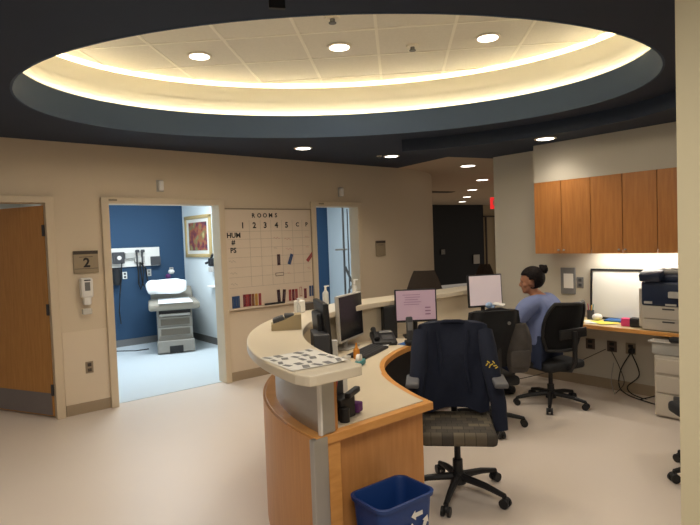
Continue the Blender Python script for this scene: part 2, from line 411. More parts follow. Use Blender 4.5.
# door 1 leaf (open, wood)
hd_ = Vector((-.44, .90)).normalized(); rz = math.atan2(hd_.y, hd_.x)
t = struct('door_1', B().box((.52, 0, 1.06), (1.03, .045, 2.09), bev=.002), 'wood_door'); t.location = (1.235, 6.10, 0); t.rotation_euler.z = rz
put('kick_plate', B().box((.52, .0245, .135), (.99, .003, .22), bev=.001).box((.52, -.0245, .135), (.99, .003, .22), bev=.001), 'kick', t)
for z in (.28, 1.08, 1.86): put('hinge', B().cyl((0, .028, z-.055), (0, .028, z+.055), .011).box((.012, .024, z), (.035, .006, .11)), 'dgrey', t)

# ------------------------------------------------------------------ wall things, back wall
def wallplate(x, z): return (x, YB, z)
t = thing('room_sign', 'brown room sign with number 2 above the soap dispenser', 'sign', (1.565, YB-.012, 1.535))
put('plate', B().box((0, 0, 0), (.235, .016, .225), bev=.003), 'sign', t)
put('header_band', B().box((0, -.009, .095), (.233, .004, .034)), 'sign_dark', t)
joined_text([('2', .005, -.012, .13)], 'numeral', 'ink', t, 'y', -.0095)
put('rule', B().box((0, -.009, -.068), (.225, .002, .004)), 'sign_dark', t)
put('small_text', B().box((0, -.009, .05), (.13, .002, .005)), 'sign_dark', t)
t = thing('soap_dispenser', 'white wall-mounted hand soap dispenser under the numbered room sign', 'dispenser', (1.545, YB-.05, 1.235))
put('housing', B().box((0, 0, .04), (.115, .10, .20), bev=.022, seg=3).box((0, .0, -.09), (.075, .08, .09), bev=.02), 'white', t, True)
put('window', B().box((0, -.051, .055), (.05, .004, .085), bev=.002), 'grey', t)
put('label_strip', B().box((0, -.051, .117), (.06, .003, .012)), 'ink', t)
put('drip_tray', B().box((0, .02, -.20), (.09, .055, .06), bev=.01), 'clear', t)
def outlet(name, label, loc, face, m='bronze', m2='sign_dark'):
    t = thing(name, label, 'outlet', loc, face)
    put('cover_plate', B().box((0, -.003, 0), (.075, .008, .118), bev=.003), m, t)
    for z in (.027, -.027): put('socket', B().box((0, -.008, z), (.036, .004, .034), bev=.003), m2, t)
    return t
outlet('wall_outlet', 'bronze wall outlet low between the two left doorways', (1.545, YB-.004, .46), 0)
def call_light(x, label):
    t = thing('corridor_light', label, 'call light', (x, YB-.03, 2.33))
    put('back_plate', B().box((0, .025, 0), (.08, .006, .13), bev=.002), 'lgrey', t)
    put('lens', B().box((0, 0, 0), (.055, .055, .11), bev=.012), 'white', t, True)
call_light(2.37, 'small white corridor call light above the exam room doorway')
call_light(4.93, 'small white corridor call light above the right doorway')
t = thing('room_sign', 'brown room sign on the wall right of the right doorway', 'sign', (5.66, YB-.012, 1.52))
put('plate', B().box((0, 0, 0), (.19, .016, .225), bev=.003), 'sign', t)
put('header_band', B().box((0, -.009, .095), (.188, .004, .034)), 'sign_dark', t)
put('small_text', B().box((0, -.009, .05), (.10, .002, .005)), 'sign_dark', t)
for x, lb in ((1.85, 'small brown number tag on the head of the exam room door frame'), (4.56, 'small brown number tag on the head of the right door frame')):
    tag(put('frame_tag', B().box((x, YB-.045, HD+.028), (.085, .004, .02), bev=.001), 'bronze'), lb, 'tag')

# whiteboard on the back wall
WX0, WX1, WZ0, WZ1 = 3.125, 4.395, .87, 2.085
def wb(px, py):  # board drawing position from its place along the board
    t = (px-224.8)/85.7; px = px-(10.8*t*(1-t) if 0 < t < 1 else 0)
    top = 209.3+(px-224.8)*.022; bot = 311-(px-224.8)*.115
    return 3.125+(px-224.8)*(1.27/(310.5-224.8)), WZ1-(py-top)*(WZ1-WZ0)/(bot-top)
t = thing('wall_whiteboard', 'large off-white magnetic room board with ROOMS lettering on back wall', 'whiteboard', (0, 0, 0))
put('surface', B().box(((WX0+WX1)/2, YB-.01, (WZ0+WZ1)/2), (WX1-WX0, .012, WZ1-WZ0)), 'board', t)
fr = B()
fr.box(((WX0+WX1)/2, YB-.012, WZ1), (WX1-WX0+.02, .02, .014)).box((WX0, YB-.012, (WZ0+WZ1)/2), (.012, .02, WZ1-WZ0)).box((WX1, YB-.012, (WZ0+WZ1)/2), (.012, .02, WZ1-WZ0))
put('frame', fr, 'bronze', t)
put('ledge', B().box(((WX0+WX1)/2, YB-.03, WZ0), (WX1-WX0, .05, .014), bev=.003), 'board', t)
items = []
for ch, px in zip('ROOMS', (253.9, 259.8, 265.4, 271, 276.3)): x, z = wb(px, 216.6); items.append((ch, x, z, .075))
for ch, px in zip('12345CP', (242.9, 254.6, 265.3, 276.4, 286.4, 297, 306)): x, z = wb(px, 226.4 if ch.isdigit() else 226); items.append((ch, x, z, .10 if ch.isdigit() else .075))
x, z = wb(232.8, 236.2); items.append(('HUM', x+.01, z, .085)); x, z = wb(232.8, 243); items.append(('#', x, z, .08)); x, z = wb(232.5, 251.2); items.append(('PS', x, z, .085))
joined_text(items, 'lettering', 'ink', t, 'y', YB-.0168)
ln = B()
for px in (249.5, 260.5, 270.8, 281.5, 292, 301.5):
    x, z0 = wb(px, 221); ln.box((x, YB-.0165, (z0+1.13)/2), (.003, .001, z0-1.13))
for py in (232, 239.5, 248, 257, 266.5, 276, 286):
    _, z = wb(267, py); ln.box(((WX0+WX1)/2, YB-.0165, z), (WX1-WX0-.06, .001, .003))
put('grid_lines', ln, 'fadeline', t)
rd = B()
def scrib(b, px, py, w_, a=.2):
    x, z = wb(px, py)
    for k in range(4): b.box((x+(k-1.5)*w_/4, YB-.0168, z+((-1)**k)*.006), (w_/3.6, .001, .005), ry=-a*((-1)**k)*2)
for q in ((276, 239, .09), (287, 240, .10), (306, 238, .06), (288, 250, .10), (287, 274, .05), (307, 269, .05), (306, 248, .05)):
    rd = B(); scrib(rd, *q); put('red_note', rd, 'redink', t)
bk = B()
for q in ((274.5, 249, .05), (231, 262, .09), (232, 274, .09), (232, 285, .09)):
    bk = B(); scrib(bk, *q); put('grey_note', bk, 'fadeline', t)
def magnet(px, py, w_, h_, m, ry, label, group=None, outline=False):
    x, z = wb(px, py)
    if outline:
        b = B(); 
        for dx in (-w_/2, w_/2): b.box((x, YB-.018, z), (.001, .001, .001))
        b = B().box((0, 0, 0), (w_, .004, h_), bev=.001)
        o = put('magnet_strip', b, 'board', loc=(x, YB-.0185, z)); e = B()
        for s_ in (-1, 1): e.box((s_*(w_/2-.003), -.0025, 0), (.006, .001, h_)).box((0, -.0025, s_*(h_/2-.003)), (w_, .001, .006))
        put('border', e, m, o)
    else:
        o = put('magnet_strip', B().box((0, 0, 0), (w_, .005, h_), bev=.001), m, loc=(x, YB-.019, z))
        put('white_text', B().box((0, -.003, 0), (w_*.10, .001, h_*.6)), 'grey', o)
    o.rotation_euler.y = ry
    tag(o, label, 'magnet', group or 'magnet strips on the room board'); return o
M['m_dark'] = mat('magnet_dark', (.05, .02, .03), .6); M['m_blue'] = mat('magnet_blue', (.03, .07, .18), .6); M['m_red'] = mat('magnet_red', (.33, .05, .05), .6)
M['m_maroon'] = mat('magnet_maroon', (.16, .015, .03), .6); M['m_brown'] = mat('magnet_brown', (.22, .08, .03), .6); M['m_yellow'] = mat('magnet_yellow', (.50, .27, .05), .6)
magnet(277.2, 260.8, .045, .14, 'm_dark', 0, 'dark maroon magnet strip upright under the 4 on the board')
magnet(288.8, 260.2, .045, .14, 'm_blue', .38, 'blue magnet strip leaning under the 5 on the board')
magnet(308.4, 258, .045, .15, 'm_red', .75, 'red magnet strip slanting under the P on the board')
magnet(277.5, 275.2, .125, .042, 'm_dark', -.02, 'black-outlined blank magnet strip lying flat mid-board', outline=True)
for k, px in enumerate((230.2, 232.9, 235.4)): magnet(px, 303.2-.3*k, .034, .145, 'm_blue', 0, 'blue magnet strip at the far lower left of the board', 'blue strips at lower left')
for k, (px, m, lb) in enumerate(((241.4, 'm_maroon', 'maroon magnet strip first of the coloured run at lower left'), (244.2, 'm_red', 'red magnet strip second of the coloured run at lower left'),
        (246.9, 'm_maroon', 'maroon magnet strip third of the coloured run beside brown ones'), (250.0, 'm_brown', 'brown magnet strip between maroon and yellow strips'),
        (253.4, 'm_yellow', 'yellow magnet strip near the end of coloured run'), (256.9, 'm_red', 'red magnet strip ending the coloured run at lower left'))):
    magnet(px, 301.5-.25*k, .036, .15, m, 0, lb)
magnet(275.8, 297, .045, .16, 'm_dark', -.05, 'black magnet strip upright above the marker'); magnet(281, 296.7, .045, .16, 'm_dark', .12, 'black magnet strip leaning above the marker')
for k, px in enumerate((287, 290.2, 293.3)): magnet(px, 296.2-.3*k, .038, .145, 'm_red' if k != 1 else 'm_maroon', 0, ('red magnet strip just right of the black pair', 'maroon magnet strip between two red ones', 'red magnet strip just left of the outlined strip')[k])
magnet(297.7, 292.6, .036, .12, 'm_red', 0, 'red-outlined blank magnet strip at lower right of board', outline=True)
magnet(302.2, 294.4, .04, .13, 'm_maroon', 0, 'maroon magnet strip right of the outlined one')
for k, px in enumerate((307.8, 310.3)): magnet(px-.6, 292-.3*k, .032, .14, 'm_blue', 0, 'blue magnet strip at the far lower right of the board', 'blue strips at lower right')
x, z = wb(272, 305); tag(put('dry_erase_marker', B().cyl((x-.16, YB-.034, WZ0+.022), (x+.13, YB-.034, WZ0+.022), .012), 'black'), 'long black marker lying on the board ledge', 'marker')

# ------------------------------------------------------------------ exam room contents
t = thing('diagnostic_panel', 'white wall panel of diagnostic instruments on the blue exam room wall', 'wall panel', (3.30, YE-.02, 1.50))
put('panel', B().box((-.21, 0, .0), (1.20, .03, .32), bev=.004), 'white', t)
put('pressure_gauge', B().box((-.32, -.05, 0), (.19, .07, .19), bev=.01).cyl((-.32, -.085, 0), (-.32, -.1, 0), .06), 'dgrey', t)
put('gauge_face', B().cyl((-.32, -.1, 0), (-.32, -.104, 0), .035), 'paper', t)
put('thermometer_box', B().box((-.14, -.05, .03), (.15, .07, .10), bev=.01), 'lgrey', t)
for dx in (-.02, .07): put('scope_handle', B().cyl((dx, -.06, -.10), (dx, -.06, .08), .016).box((dx+.01, -.07, .10), (.06, .06, .05), bev=.015), 'dgrey', t, True)
put('power_base', B().box((.03, -.04, -.04), (.17, .05, .10), bev=.01), 'lgrey', t)
put('specula_dispenser', B().box((.30, -.05, -.075), (.15, .09, .15), bev=.01), 'dgrey', t)
cb = B()
for dx, a in ((-.02, .10), (.07, -.02)):
    cb.tube([(dx, -.06, -.10), (dx+.01, -.08, -.25), (dx-.02+a*.2, -.09, -.45), (dx+.03, -.09, -.55), (dx+.07, -.08, -.45), (dx+.05, -.06, -.2), (.03, -.05, -.09)], .013)
put('coiled_cord', cb, 'cable', t, True)
put('gauge_hose', B().tube([(-.28, -.08, -.08), (-.30, -.10, -.30), (-.34, -.10, -.6), (-.36, -.08, -.9), (-.33, -.05, -1.1)], .010), 'cable', t, True)
t = thing('cuff_basket', 'black cylinder cuff holder hanging below the instrument panel', 'holder', (2.93, YE-.09, 1.20))
put('cup', B().lathe([(.05, -.15), (.06, -.14), (.065, .13), (.055, .14)]), 'black', t, True); put('wall_bracket', B().box((0, .065, 0), (.05, .04, .1)), 'dgrey', t)
outlet('wall_outlet', 'white outlet plate with dark sockets below the instrument panel', (3.09, YE-.004, 1.20), 0, 'white', 'dgrey')
outlet('wall_outlet', 'pale outlet plate on blue wall above the pillow end', (3.50, YE-.004, 1.22), 0, 'lgrey', 'grey')
outlet('wall_outlet', 'pale outlet plate on blue wall right of the exam lamp', (3.90, YE-.004, 1.23), 0, 'lgrey', 'grey')
t = thing('exam_lamp', 'small exam lamp with pale round head behind the treatment table', 'lamp', (3.80, YE-.12, 0))
put('pole', B().cyl((0, 0, .02), (0, 0, 1.12), .012), 'dgrey', t); put('foot', B().cyl((0, 0, .006), (0, 0, .03), .14), 'dgrey', t)
put('lamp_head', B().sph((.03, -.05, 1.22), .05, (1.1, 1, .8)), 'white', t, True); put('joint', B().sph((-.01, 0, 1.14), .045), 'purple', t, True)
# framed picture
t = thing('framed_picture', 'gold framed garden painting on white exam room wall', 'picture', (4.15, 8.95, 1.815), -PI/2)
PW, PH = 1.0, .72
fr = B()
for s_ in (-1, 1): fr.box((0, -.02, s_*(PH/2-.03)), (PW, .04, .06), bev=.012).box((s_*(PW/2-.03), -.02, 0), (.06, .04, PH-.02), bev=.012)
put('frame', fr, 'gold', t, True); put('mat_board', B().box((0, -.012, 0), (PW-.1, .012, PH-.1)), 'mat_board', t)
put('painting', B().box((0, -.02, 0), (PW-.30, .006, PH-.24)), 'art', t)
t = thing('glove_box_holder', 'black wall hook and holder on white exam room wall', 'holder', (4.15, 8.42, 1.38), -PI/2)
put('body', B().box((0, -.04, 0), (.14, .08, .13), bev=.015).cyl((0, -.05, .06), (.06, -.05, .13), .02).cyl((-.05, -.06, 0), (-.16, -.07, -.02), .02), 'black', t, True)
put('tray', B().box((.02, -.05, -.12), (.13, .08, .08), bev=.01), 'lgrey', t)
tag(put('wall_shelf', B().box((4.10, 8.35, .98), (.10, .34, .03), bev=.008).box((4.14, 8.35, .93), (.02, .06, .08)), 'white'), 'narrow white shelf on exam room wall beside the treatment table', 'shelf')
# exam table
rz = math.radians(-20)
t = thing('exam_table', 'taupe medical exam table with drawers in the blue walled room', 'exam table', (3.385, 8.27, 0), rz)
c = B().box((0, .60, .40), (.52, 1.05, .60), bev=.01).box((0, .10, .11), (.56, .12, .20), bev=.015).box((0, .65, .06), (.46, .95, .12))
put('cabinet', c, 'taupe', t)
for z in (.50, .345):
    d = put('drawer', B().box((0, .065, z), (.50, .03, .14), bev=.006), 'taupe', t)
    put('drawer_front', B().box((0, .048, z-.005), (.43, .008, .10), bev=.003), 'taupe_d', d)
put('head_gap', B().box((0, .066, .635), (.47, .02, .09)), 'black', t); put('rail', B().box((0, .045, .605), (.46, .03, .035), bev=.01), 'lgrey', t)
for s_ in (-1, 1): put('knob', B().sph((s_*.20, .03, .605), .022), 'lgrey', t, True)
put('step', B().box((0, .02, .12), (.54, .05, .18), bev=.01), 'taupe', t); put('step_opening', B().box((0, -.008, .075), (.20, .01, .11), bev=.003), 'black', t)
put('pad', B().box((0, .45, .735), (.76, .95, .11), bev=.035, seg=3), 'vinyl', t, True)
put('backrest', B().box((0, 1.02, .83), (.68, .42, .09), bev=.035, seg=3, rx=.55), 'vinyl', t, True)
o = put('paper_cover', B().box((.02, .40, .794), (.50, .88, .006), bev=.002), 'linen', t)
b = B()
def pill(u, v):
    a = 2*PI*u; h = math.sin(PI*v)**.4; c_, s_ = math.cos(a), math.sin(a)
    q = lambda t: math.copysign(abs(t)**.45, t)
    return Vector((q(c_)*.32*h*(1+.03*math.sin(5*a)), q(s_)*.17*h*(1+.05*math.cos(7*a)), -.07*math.cos(PI*v)+.014*math.sin(6*a)*h))
b.quadgrid(pill, 48, 14); bmesh.ops.remove_doubles(b.bm, verts=b.bm.verts, dist=.001)
o = put('pillow', b, 'linen', None, True); o.matrix_world = Matrix.Translation((3.54, 8.95, 1.005)) @ Matrix.Rotation(rz, 4, 'Z') @ Matrix.Rotation(.5, 4, 'X')
tag(o, 'white pillow lying on the raised end of the exam table', 'pillow')
tag(put('floor_cable', B().tube([(2.55, 9.35, .015), (2.8, 9.2, .012), (3.0, 9.0, .012), (3.2, 8.95, .02)], .009), 'cable', None, True), 'dark cord on the floor beside the exam table', 'cord')

# room behind the right doorway
t = thing('equipment_pole', 'slim grey medical equipment pole in the room behind right doorway', 'equipment pole', (6.08, 7.40, 0))
put('pole', B().cyl((0, 0, .05), (0, 0, 2.25), .018).cyl((.10, 0, .75), (.10, 0, 2.2), .012), 'grey', t)
put('cross_arm', B().box((-.06, 0, 1.5), (.26, .03, .03), bev=.006), 'lgrey', t)
put('base', B().cyl((0, 0, .02), (0, 0, .05), .22, .1), 'grey', t)
put('hose', B().tube([(.0, -.02, 1.2), (.1, -.05, .95), (.22, -.05, .85), (.2, -.05, .95), (.05, -.05, .80), (-.0, -.04, .6), (.12, -.03, .45)], .02), 'grey', t, True)
t = thing('monitor_cart', 'dark monitor on a cart in the room behind the right doorway', 'monitor cart', (6.62, 7.42, 0))
put('display', B().box((0, 0, 1.02), (.12, .24, .30), bev=.02), 'dgrey', t); put('pole', B().cyl((0, 0, .06), (0, 0, .85), .025), 'grey', t); put('base', B().cyl((0, 0, .02), (0, 0, .06), .2), 'dgrey', t)
for z, lb in ((1.10, 'upper pale outlet plate on blue wall seen through the right doorway'), (.88, 'lower pale outlet plate on blue wall seen through the right doorway')):
    outlet('wall_outlet', lb, (6.55, YE-.004, z), 0, 'lgrey', 'grey')

# ------------------------------------------------------------------ ceiling fixtures
def downlight(x, y, z, label, r=.085, power=14, spot=1.9, m='lamp_em', group='recessed ceiling downlights', col=(1, .89, .74)):
    t = thing('recessed_downlight', label, 'ceiling light', (x, y, z), 0, group)
    prof = [(r*1.25, 0), (r*1.25, -.006), (r*1.02, -.008), (r, -.002), (r*.98, 0)]
    put('trim_ring', B().lathe(prof), 'trimring', t, True)
    put('lens', B().cyl((0, 0, -.0085), (0, 0, -.004), r*.97, seg=24), m, t)
    if power:
        l = bpy.data.lights.new('downlight_spot', 'SPOT'); l.energy = power; l.spot_size = spot; l.spot_blend = .9; l.shadow_soft_size = r; l.color = col
        lo = bpy.data.objects.new('downlight_spot', l); COL.objects.link(lo); lo.location = (x, y, z-.03)
PR = 32
downlight(2.17, 4.50, 3.286, 'recessed downlight in the oval tile ceiling, farthest left of three', power=PR)
downlight(3.03, 3.65, 3.286, 'recessed downlight in the oval tile ceiling, middle of three', power=PR)
downlight(3.91, 2.79, 3.286, 'recessed downlight in the oval tile ceiling, right of three', power=PR)
downlight(3.74, 5.22, ZC, 'recessed downlight in the dark ceiling above the whiteboard', power=20)
downlight(5.12, 5.19, ZC, 'recessed downlight in the dark ceiling next to a sprinkler head', power=26)
downlight(5.12, 3.0, 2.602, 'recessed downlight in dark soffit close to the wood cabinets', power=22, spot=2.4)
for i, (x, y) in enumerate(((6.95, 5.38), (8.98, 6.62), (10.69, 8.17), (12.45, 9.70), (14.0, 11.1))):
    downlight(x, y, 2.735, ('downlight in the beige hall ceiling, first from the reception', 'downlight in the beige hall ceiling, second from the reception', 'downlight in the beige hall ceiling, third from the reception', 'downlight in the beige hall ceiling, fourth from the reception', 'downlight in the beige hall ceiling, nearest the dark wall')[i], r=.11, power=9 if i < 3 else 3, group='hall ceiling downlights')
def sprinkler(x, y, z, label, s=1):
    t = thing('sprinkler_head', label, 'sprinkler', (x, y, z))
    put('escutcheon', B().cyl((0, 0, -.01*s), (0, 0, 0), .04*s, .045*s), 'trimring', t); put('deflector', B().cyl((0, 0, -.03*s), (0, 0, -.01*s), .014*s).cyl((0, 0, -.034*s), (0, 0, -.03*s), .022*s), 'grey', t)
sprinkler(4.97, 5.26, ZC, 'small sprinkler head in dark ceiling beside a downlight', .8)
sprinkler(3.53, 3.28, 3.288, 'sprinkler head in the oval tile ceiling with dark tip', 1.3)
sprinkler(2.60, 3.20, 3.288, 'round detector-like sprinkler at the near edge of the oval ceiling', 1.3)
t = thing('hanging_sign', 'dark hanging sign corner at the top edge of the picture', 'sign', (1.36, 2.05, 2.705), -.5)
put('panel', B().box((0, 0, -.005), (.07, .02, .06)), 'black', t); put('hanger', B().cyl((0, 0, .02), (0, 0, .03), .006), 'black', t)

# ------------------------------------------------------------------ reception desk
KX, KY = 3.40, 1.92
def path(R, ystart, xend=5.22, n=40, g=0):
    a0 = PI-math.asin(max(0, (ystart-KY))/R)
    def RR(a): return R+g*abs(math.sin(2*a))
    P = []
    if ystart < KY: P.append((KX-R, ystart))
    P += [(KX+RR(a0+(PI/2-a0)*k/n)*math.cos(a0+(PI/2-a0)*k/n), KY+RR(a0+(PI/2-a0)*k/n)*math.sin(a0+(PI/2-a0)*k/n)) for k in range(n+1)]
    P.append((xend, KY+R)); return P
inner_edge = smoothpts([(2.31, 2.075), (2.35, 2.22), (2.41, 2.38), (2.50, 2.58), (2.63, 2.79), (2.77, 2.95), (2.95, 3.09), (3.22, 3.23), (3.59, 3.33), (4.2, 3.33), (5.22, 3.33)])
desk = thing('reception_desk', 'curved wood reception desk with raised cream counter and steel screen', 'reception desk', (0, 0, 0))
put('worktop', B().prism(path(1.90, 2.075, g=.045)+inner_edge[::-1], .694, .738, bev=.003), 'wood_edge', desk)
inner2 = [(x+(-.035 if x < 2.6 else -.02), y+.03) for x, y in inner_edge[1:]]
put('laminate_surface', B().prism(path(1.81, 2.115, g=.03)+inner2[::-1], .7385, .7425), 'laminate', desk)
put('curved_front_panel', B().prism(path(1.915, 2.085, g=.045)+path(1.901, 2.085, g=.045)[::-1], 0, .734), 'wood_desk', desk, True)
put('under_desk_shade', B().prism(path(1.897, 2.185, g=.045)+path(1.880, 2.185, g=.045)[::-1], 0, .69), 'dgrey', desk, True)  # dark sheet added inside the panel to colour in the shade under the desk
put('steel_screen', B().prism(path(1.85, 2.09, g=.03)+path(1.842, 2.09, g=.03)[::-1], .738, 1.045), 'steel', desk, True)
put('inner_screen', B().prism(path(1.838, 2.16, g=.03)+path(1.822, 2.16, g=.03)[::-1], .738, 1.045), 'laminate2', desk, True)
# raised counter with rounded end
oc = path(2.075, 1.98, g=-.045); ic = path(1.745, 1.95, g=-.055)
endc = [(1.340, 1.925), (1.35, 1.903), (1.38, 1.893), (1.60, 1.888), (1.635, 1.893), (1.655, 1.915)]
put('raised_counter', B().prism(oc+ic[::-1]+endc[::-1], 1.043, 1.09, bev=.006), 'laminate2', desk)
put('steel_end_plate', B().box((1.583, 2.098, .892), (.078, .02, .304), bev=.002), 'steel', desk)
put('glass_edge_strip', B().box((1.538, 2.094, .892), (.011, .024, .304)), 'white', desk)
put('wood_end_strip', B().box((1.640, 2.12, .892), (.022, .03, .304)), 'wood_desk', desk)
put('corner_post', B().box((1.517, 2.085, .368), (.086, .035, .736), bev=.005), 'steel', desk)
put('end_panel', B().box((1.97, 2.165, .347), (.66, .03, .694)), 'wood_desk', desk)
put('end_stile', B().box((1.607, 2.12, .347), (.088, .06, .694), bev=.002), 'wood_edge', desk)
put('support_panel', B().box((4.6, 3.58, .347), (.03, .34, .694)), 'dgrey', desk)

def on(x, y, z, rz=0): return dict(loc=(x, y, z), rz=rz)
ZT = .7427; ZR = 1.0905
# printed sheet on counter
cx, cy = 1.55, 2.19
t = thing('printed_sheet', 'laminated sheet of small printed pictures on the near counter end', 'paper', (1.515, 2.19, ZR), 1.45)
def sheet(u, v): 
    return Vector(((u-.5)*.36, (v-.5)*.29, .003+.03*max(0, .35-v)**1.2*(1 if True else 0)))
put('paper', B().quadgrid(sheet, 10, 10), 'paper', t)
b = B()
for i in range(5):
    for j in range(5):
        u, v = (i+.5)/5, (j+.5)/5; p = sheet(u, v)
        if (i*3+j) % 5 != 4: b.box((p.x, p.y, p.z+.0012), (.052-.008*(i % 2), .022+.01*(j % 2), .001), rz=.35*((i+j) % 3-1))
put('print_marks', b, 'grey', t)
t = thing('tissue_box', 'tan card box with dark slot on the curved counter', 'box', (2.00, 3.06, ZR), -.55)
t.scale = (1.08, 1.1, 1.15)
b = B()
prof = [(-.09, 0), (.09, 0), (.09, .085), (.06, .085), (-.02, .055), (-.09, .035)]
t_ = bmesh.new(); fa = [t_.verts.new((x, -.05, z)) for x, z in prof]; fb = [t_.verts.new((x, .05, z)) for x, z in prof]
for k in range(6): t_.faces.new((fa[k], fa[(k+1) % 6], fb[(k+1) % 6], fb[k]))
t_.faces.new(fa[::-1]); t_.faces.new(fb); b._merge(t_)
put('carton', b, 'tan', t)
put('contents', B().box((-.045, 0, .055), (.07, .075, .035), bev=.01, ry=-.3).box((.02, 0, .078), (.06, .07, .02), bev=.006), 'dgrey', t)
def pump(x, y, z, label, h=.15, r=.028, m='clear'):
    t = thing('sanitizer_bottle', label, 'bottle', (x, y, z))
    put('bottle', B().lathe([(r*.9, 0), (r, .01), (r, h*.7), (r*.45, h*.82), (r*.4, h*.86)]), m, t, True)
    put('pump', B().cyl((0, 0, h*.85), (0, 0, h*1.05), .009).box((.014, 0, h*1.06), (.055, .012, .010), bev=.003), 'white', t)
pump(2.27, 3.30, ZR, 'clear pump sanitizer bottle standing behind the tan box', .15, .014)
pump(2.96, 3.88, ZR, 'clear pump sanitizer bottle behind the dark monitor', .16)
pump(3.28, 3.86, ZR, 'slim clear pump bottle standing at bend of rear counter', .19, .024)
tag(put('wood_box', B().box((2.68, 3.78, ZR+.03), (.14, .08, .06), rz=.1, bev=.004), 'sign_dark'), 'small dark brown box on the counter behind the curved screen', 'box')
tag(put('tissue_pack', B().box((2.54, 3.68, ZR+.05), (.07, .07, .10), rz=.3, bev=.01), 'paper'), 'small white pack standing on counter behind the left monitor', 'tissue pack')

def monitor(name, label, x, y, yawf, zc, w_, h_, m, tilt=0., stand=ZT, back='black', lines=False):
    """yawf: direction (world angle) the screen faces"""
    rz = yawf+PI/2
    t = thing(name, label, 'monitor', (x, y, stand), rz)
    z = zc-stand; R_ = Matrix.Translation((0, 0, z)) @ Matrix.Rotation(-tilt, 4, 'X') @ Matrix.Rotation(0, 4, 'Z')
    put('housing', B().box((0, 0, 0), (w_, .035, h_), bev=.008).box((0, .03, 0), (w_*.6, .04, h_*.6), bev=.015).rot(R_), back, t)
    fr = put('screen', B().box((0, -.0185, .004), (w_-.026, .002, h_-.032)).rot(R_), m, t)
    if lines:
        b = B()
        for k in range(5): b.box((-.04+.01*(k % 2), -.0205, h_*.33-k*.022), (.16-.02*(k % 3), .001, .004))
        for k in range(3): b.box((w_*.28, -.0205, -.02-k*.03), (.05, .001, .010))
        put('screen_text', b.rot(R_), 'screen_line', fr)
    put('stand', B().cyl((0, .05, .01), (0, .045, z-.05), .022).box((0, .05, .008), (.22, .17, .016), bev=.006), back, t)
    return t
camang = lambda x, y: math.atan2(-y, -x)
monitor('computer_monitor', 'black monitor seen nearly edge on behind the curved counter', 2.20, 2.93, math.atan2(-.45, .90), 1.10, .38, .33, 'screen_off', tilt=.06)
monitor('computer_monitor', 'large dark-screened monitor angled beside the keyboard', 2.985, 3.59, math.atan2(-.90, .42), 1.015, .47, .385, 'screen_off', tilt=.03, back='lgrey')
monitor('computer_monitor', 'monitor with pink lit screen behind the cordless handset', 3.70, 3.50, camang(3.7, 3.5)+.16, 1.04, .385, .30, 'screen_pink', tilt=.05, lines=True)
monitor('computer_monitor', 'monitor with pale lit screen in front of the seated person', 4.74, 3.50, camang(4.66, 3.4)+.50, 1.085, .385, .335, 'screen_white', tilt=.06)
# silver edge of the large monitor side
t = thing('desk_speaker', 'black box speaker left of the pink-screened monitor', 'speaker', (3.53, 3.68, ZT), -.5)
put('cabinet', B().box((0, 0, .15), (.13, .10, .30), bev=.008), 'black', t); put('grille', B().box((0, -.052, .15), (.11, .004, .27), bev=.002), 'mesh', t)
# phone
t = thing('desk_phone', 'black desk phone with handset beside the dark monitor', 'phone', (3.30, 3.52, ZT), -.55)
put('body', B().box((0, 0, .045), (.21, .20, .05), bev=.012, rx=.35), 'black', t, True)
put('handset', B().tube([(-.07, -.08, .06), (-.075, -.03, .095), (-.075, .04, .12), (-.07, .09, .115)], [.026, .017, .017, .026]), 'black', t, True)
put('keypad', B().box((.03, -.03, .062), (.09, .08, .004), rx=.35), 'dgrey', t); put('display', B().box((.03, .055, .096), (.11, .04, .004), rx=.35), 'grey', t)
t = thing('cordless_handset', 'upright dark cordless handset in its charger on desk', 'phone', (3.42, 3.31, ZT), -.6)
put('charger', B().box((0, 0, .02), (.09, .09, .04), bev=.01), 'black', t, True); put('handset', B().box((0, .012, .13), (.058, .032, .22), bev=.012, rx=-.12), 'dgrey', t, True)
put('display', B().box((0, -.010, .16), (.042, .003, .07), rx=-.12), 'grey', t)
tag(put('label_card', B().box((3.49, 3.27, ZT+.018), (.03, .03, .035), bev=.003, rz=-.6), 'white'), 'tiny white cube right of the cordless handset', 'card')
t = thing('keyboard', 'black computer keyboard below the dark-screened monitor', 'keyboard', (2.955, 3.335, ZT), .42)
put('body', B().box((0, 0, .012), (.46, .17, .02), bev=.005, rx=.05), 'black', t)
b = B()
for r_ in range(5):
    for c_ in range(15): b.box((-.205+c_*.0293, -.062+r_*.031, .0235+.05*(-.062+r_*.031)), (.024, .025, .006))
ks = put('key_set', b, 'dgrey', t)
tag(put('mouse_pad', B().box((3.44, 3.36, ZT+.002), (.15, .12, .004), rz=.2, bev=.001), 'bluepad'), 'blue pad lying right of the keyboard', 'mouse pad')
tag(put('computer_mouse', B().sph((3.33, 3.42, ZT+.018), .034, (1.4, .9, .5), rot=Matrix.Rotation(.5, 4, 'Z')), 'black', None, True), 'black mouse beside the blue pad', 'mouse')
t = thing('paper_stack', 'loose white papers lying between the monitor and desk phone', 'papers', (3.17, 3.49, ZT), .3)
for k in range(3): put('sheet', B().box((.02*k, -.01*k, .002+.003*k), (.28, .17, .0015), rz=.15*k), 'paper', t)
t = thing('glue_bottle', 'small orange bottle at the foot of the dark monitor', 'bottle', (2.75, 3.24, ZT+.0))
put('bottle', B().lathe([(.022, 0), (.025, .01), (.025, .07), (.012, .085), (.01, .10)]), 'orange', t, True); put('cap', B().cyl((0, 0, .10), (0, 0, .125), .010, .005), 'orange', t)
t = thing('tape_dispenser', 'teal and white tape dispenser near the keyboard end', 'tape dispenser', (2.62, 3.05, ZT), .5)
put('base', B().box((0, 0, .02), (.13, .05, .04), bev=.012), 'teal', t, True); put('tape_roll', B().cyl((-.02, -.014, .055), (-.02, .014, .055), .032), 'white', t, True)
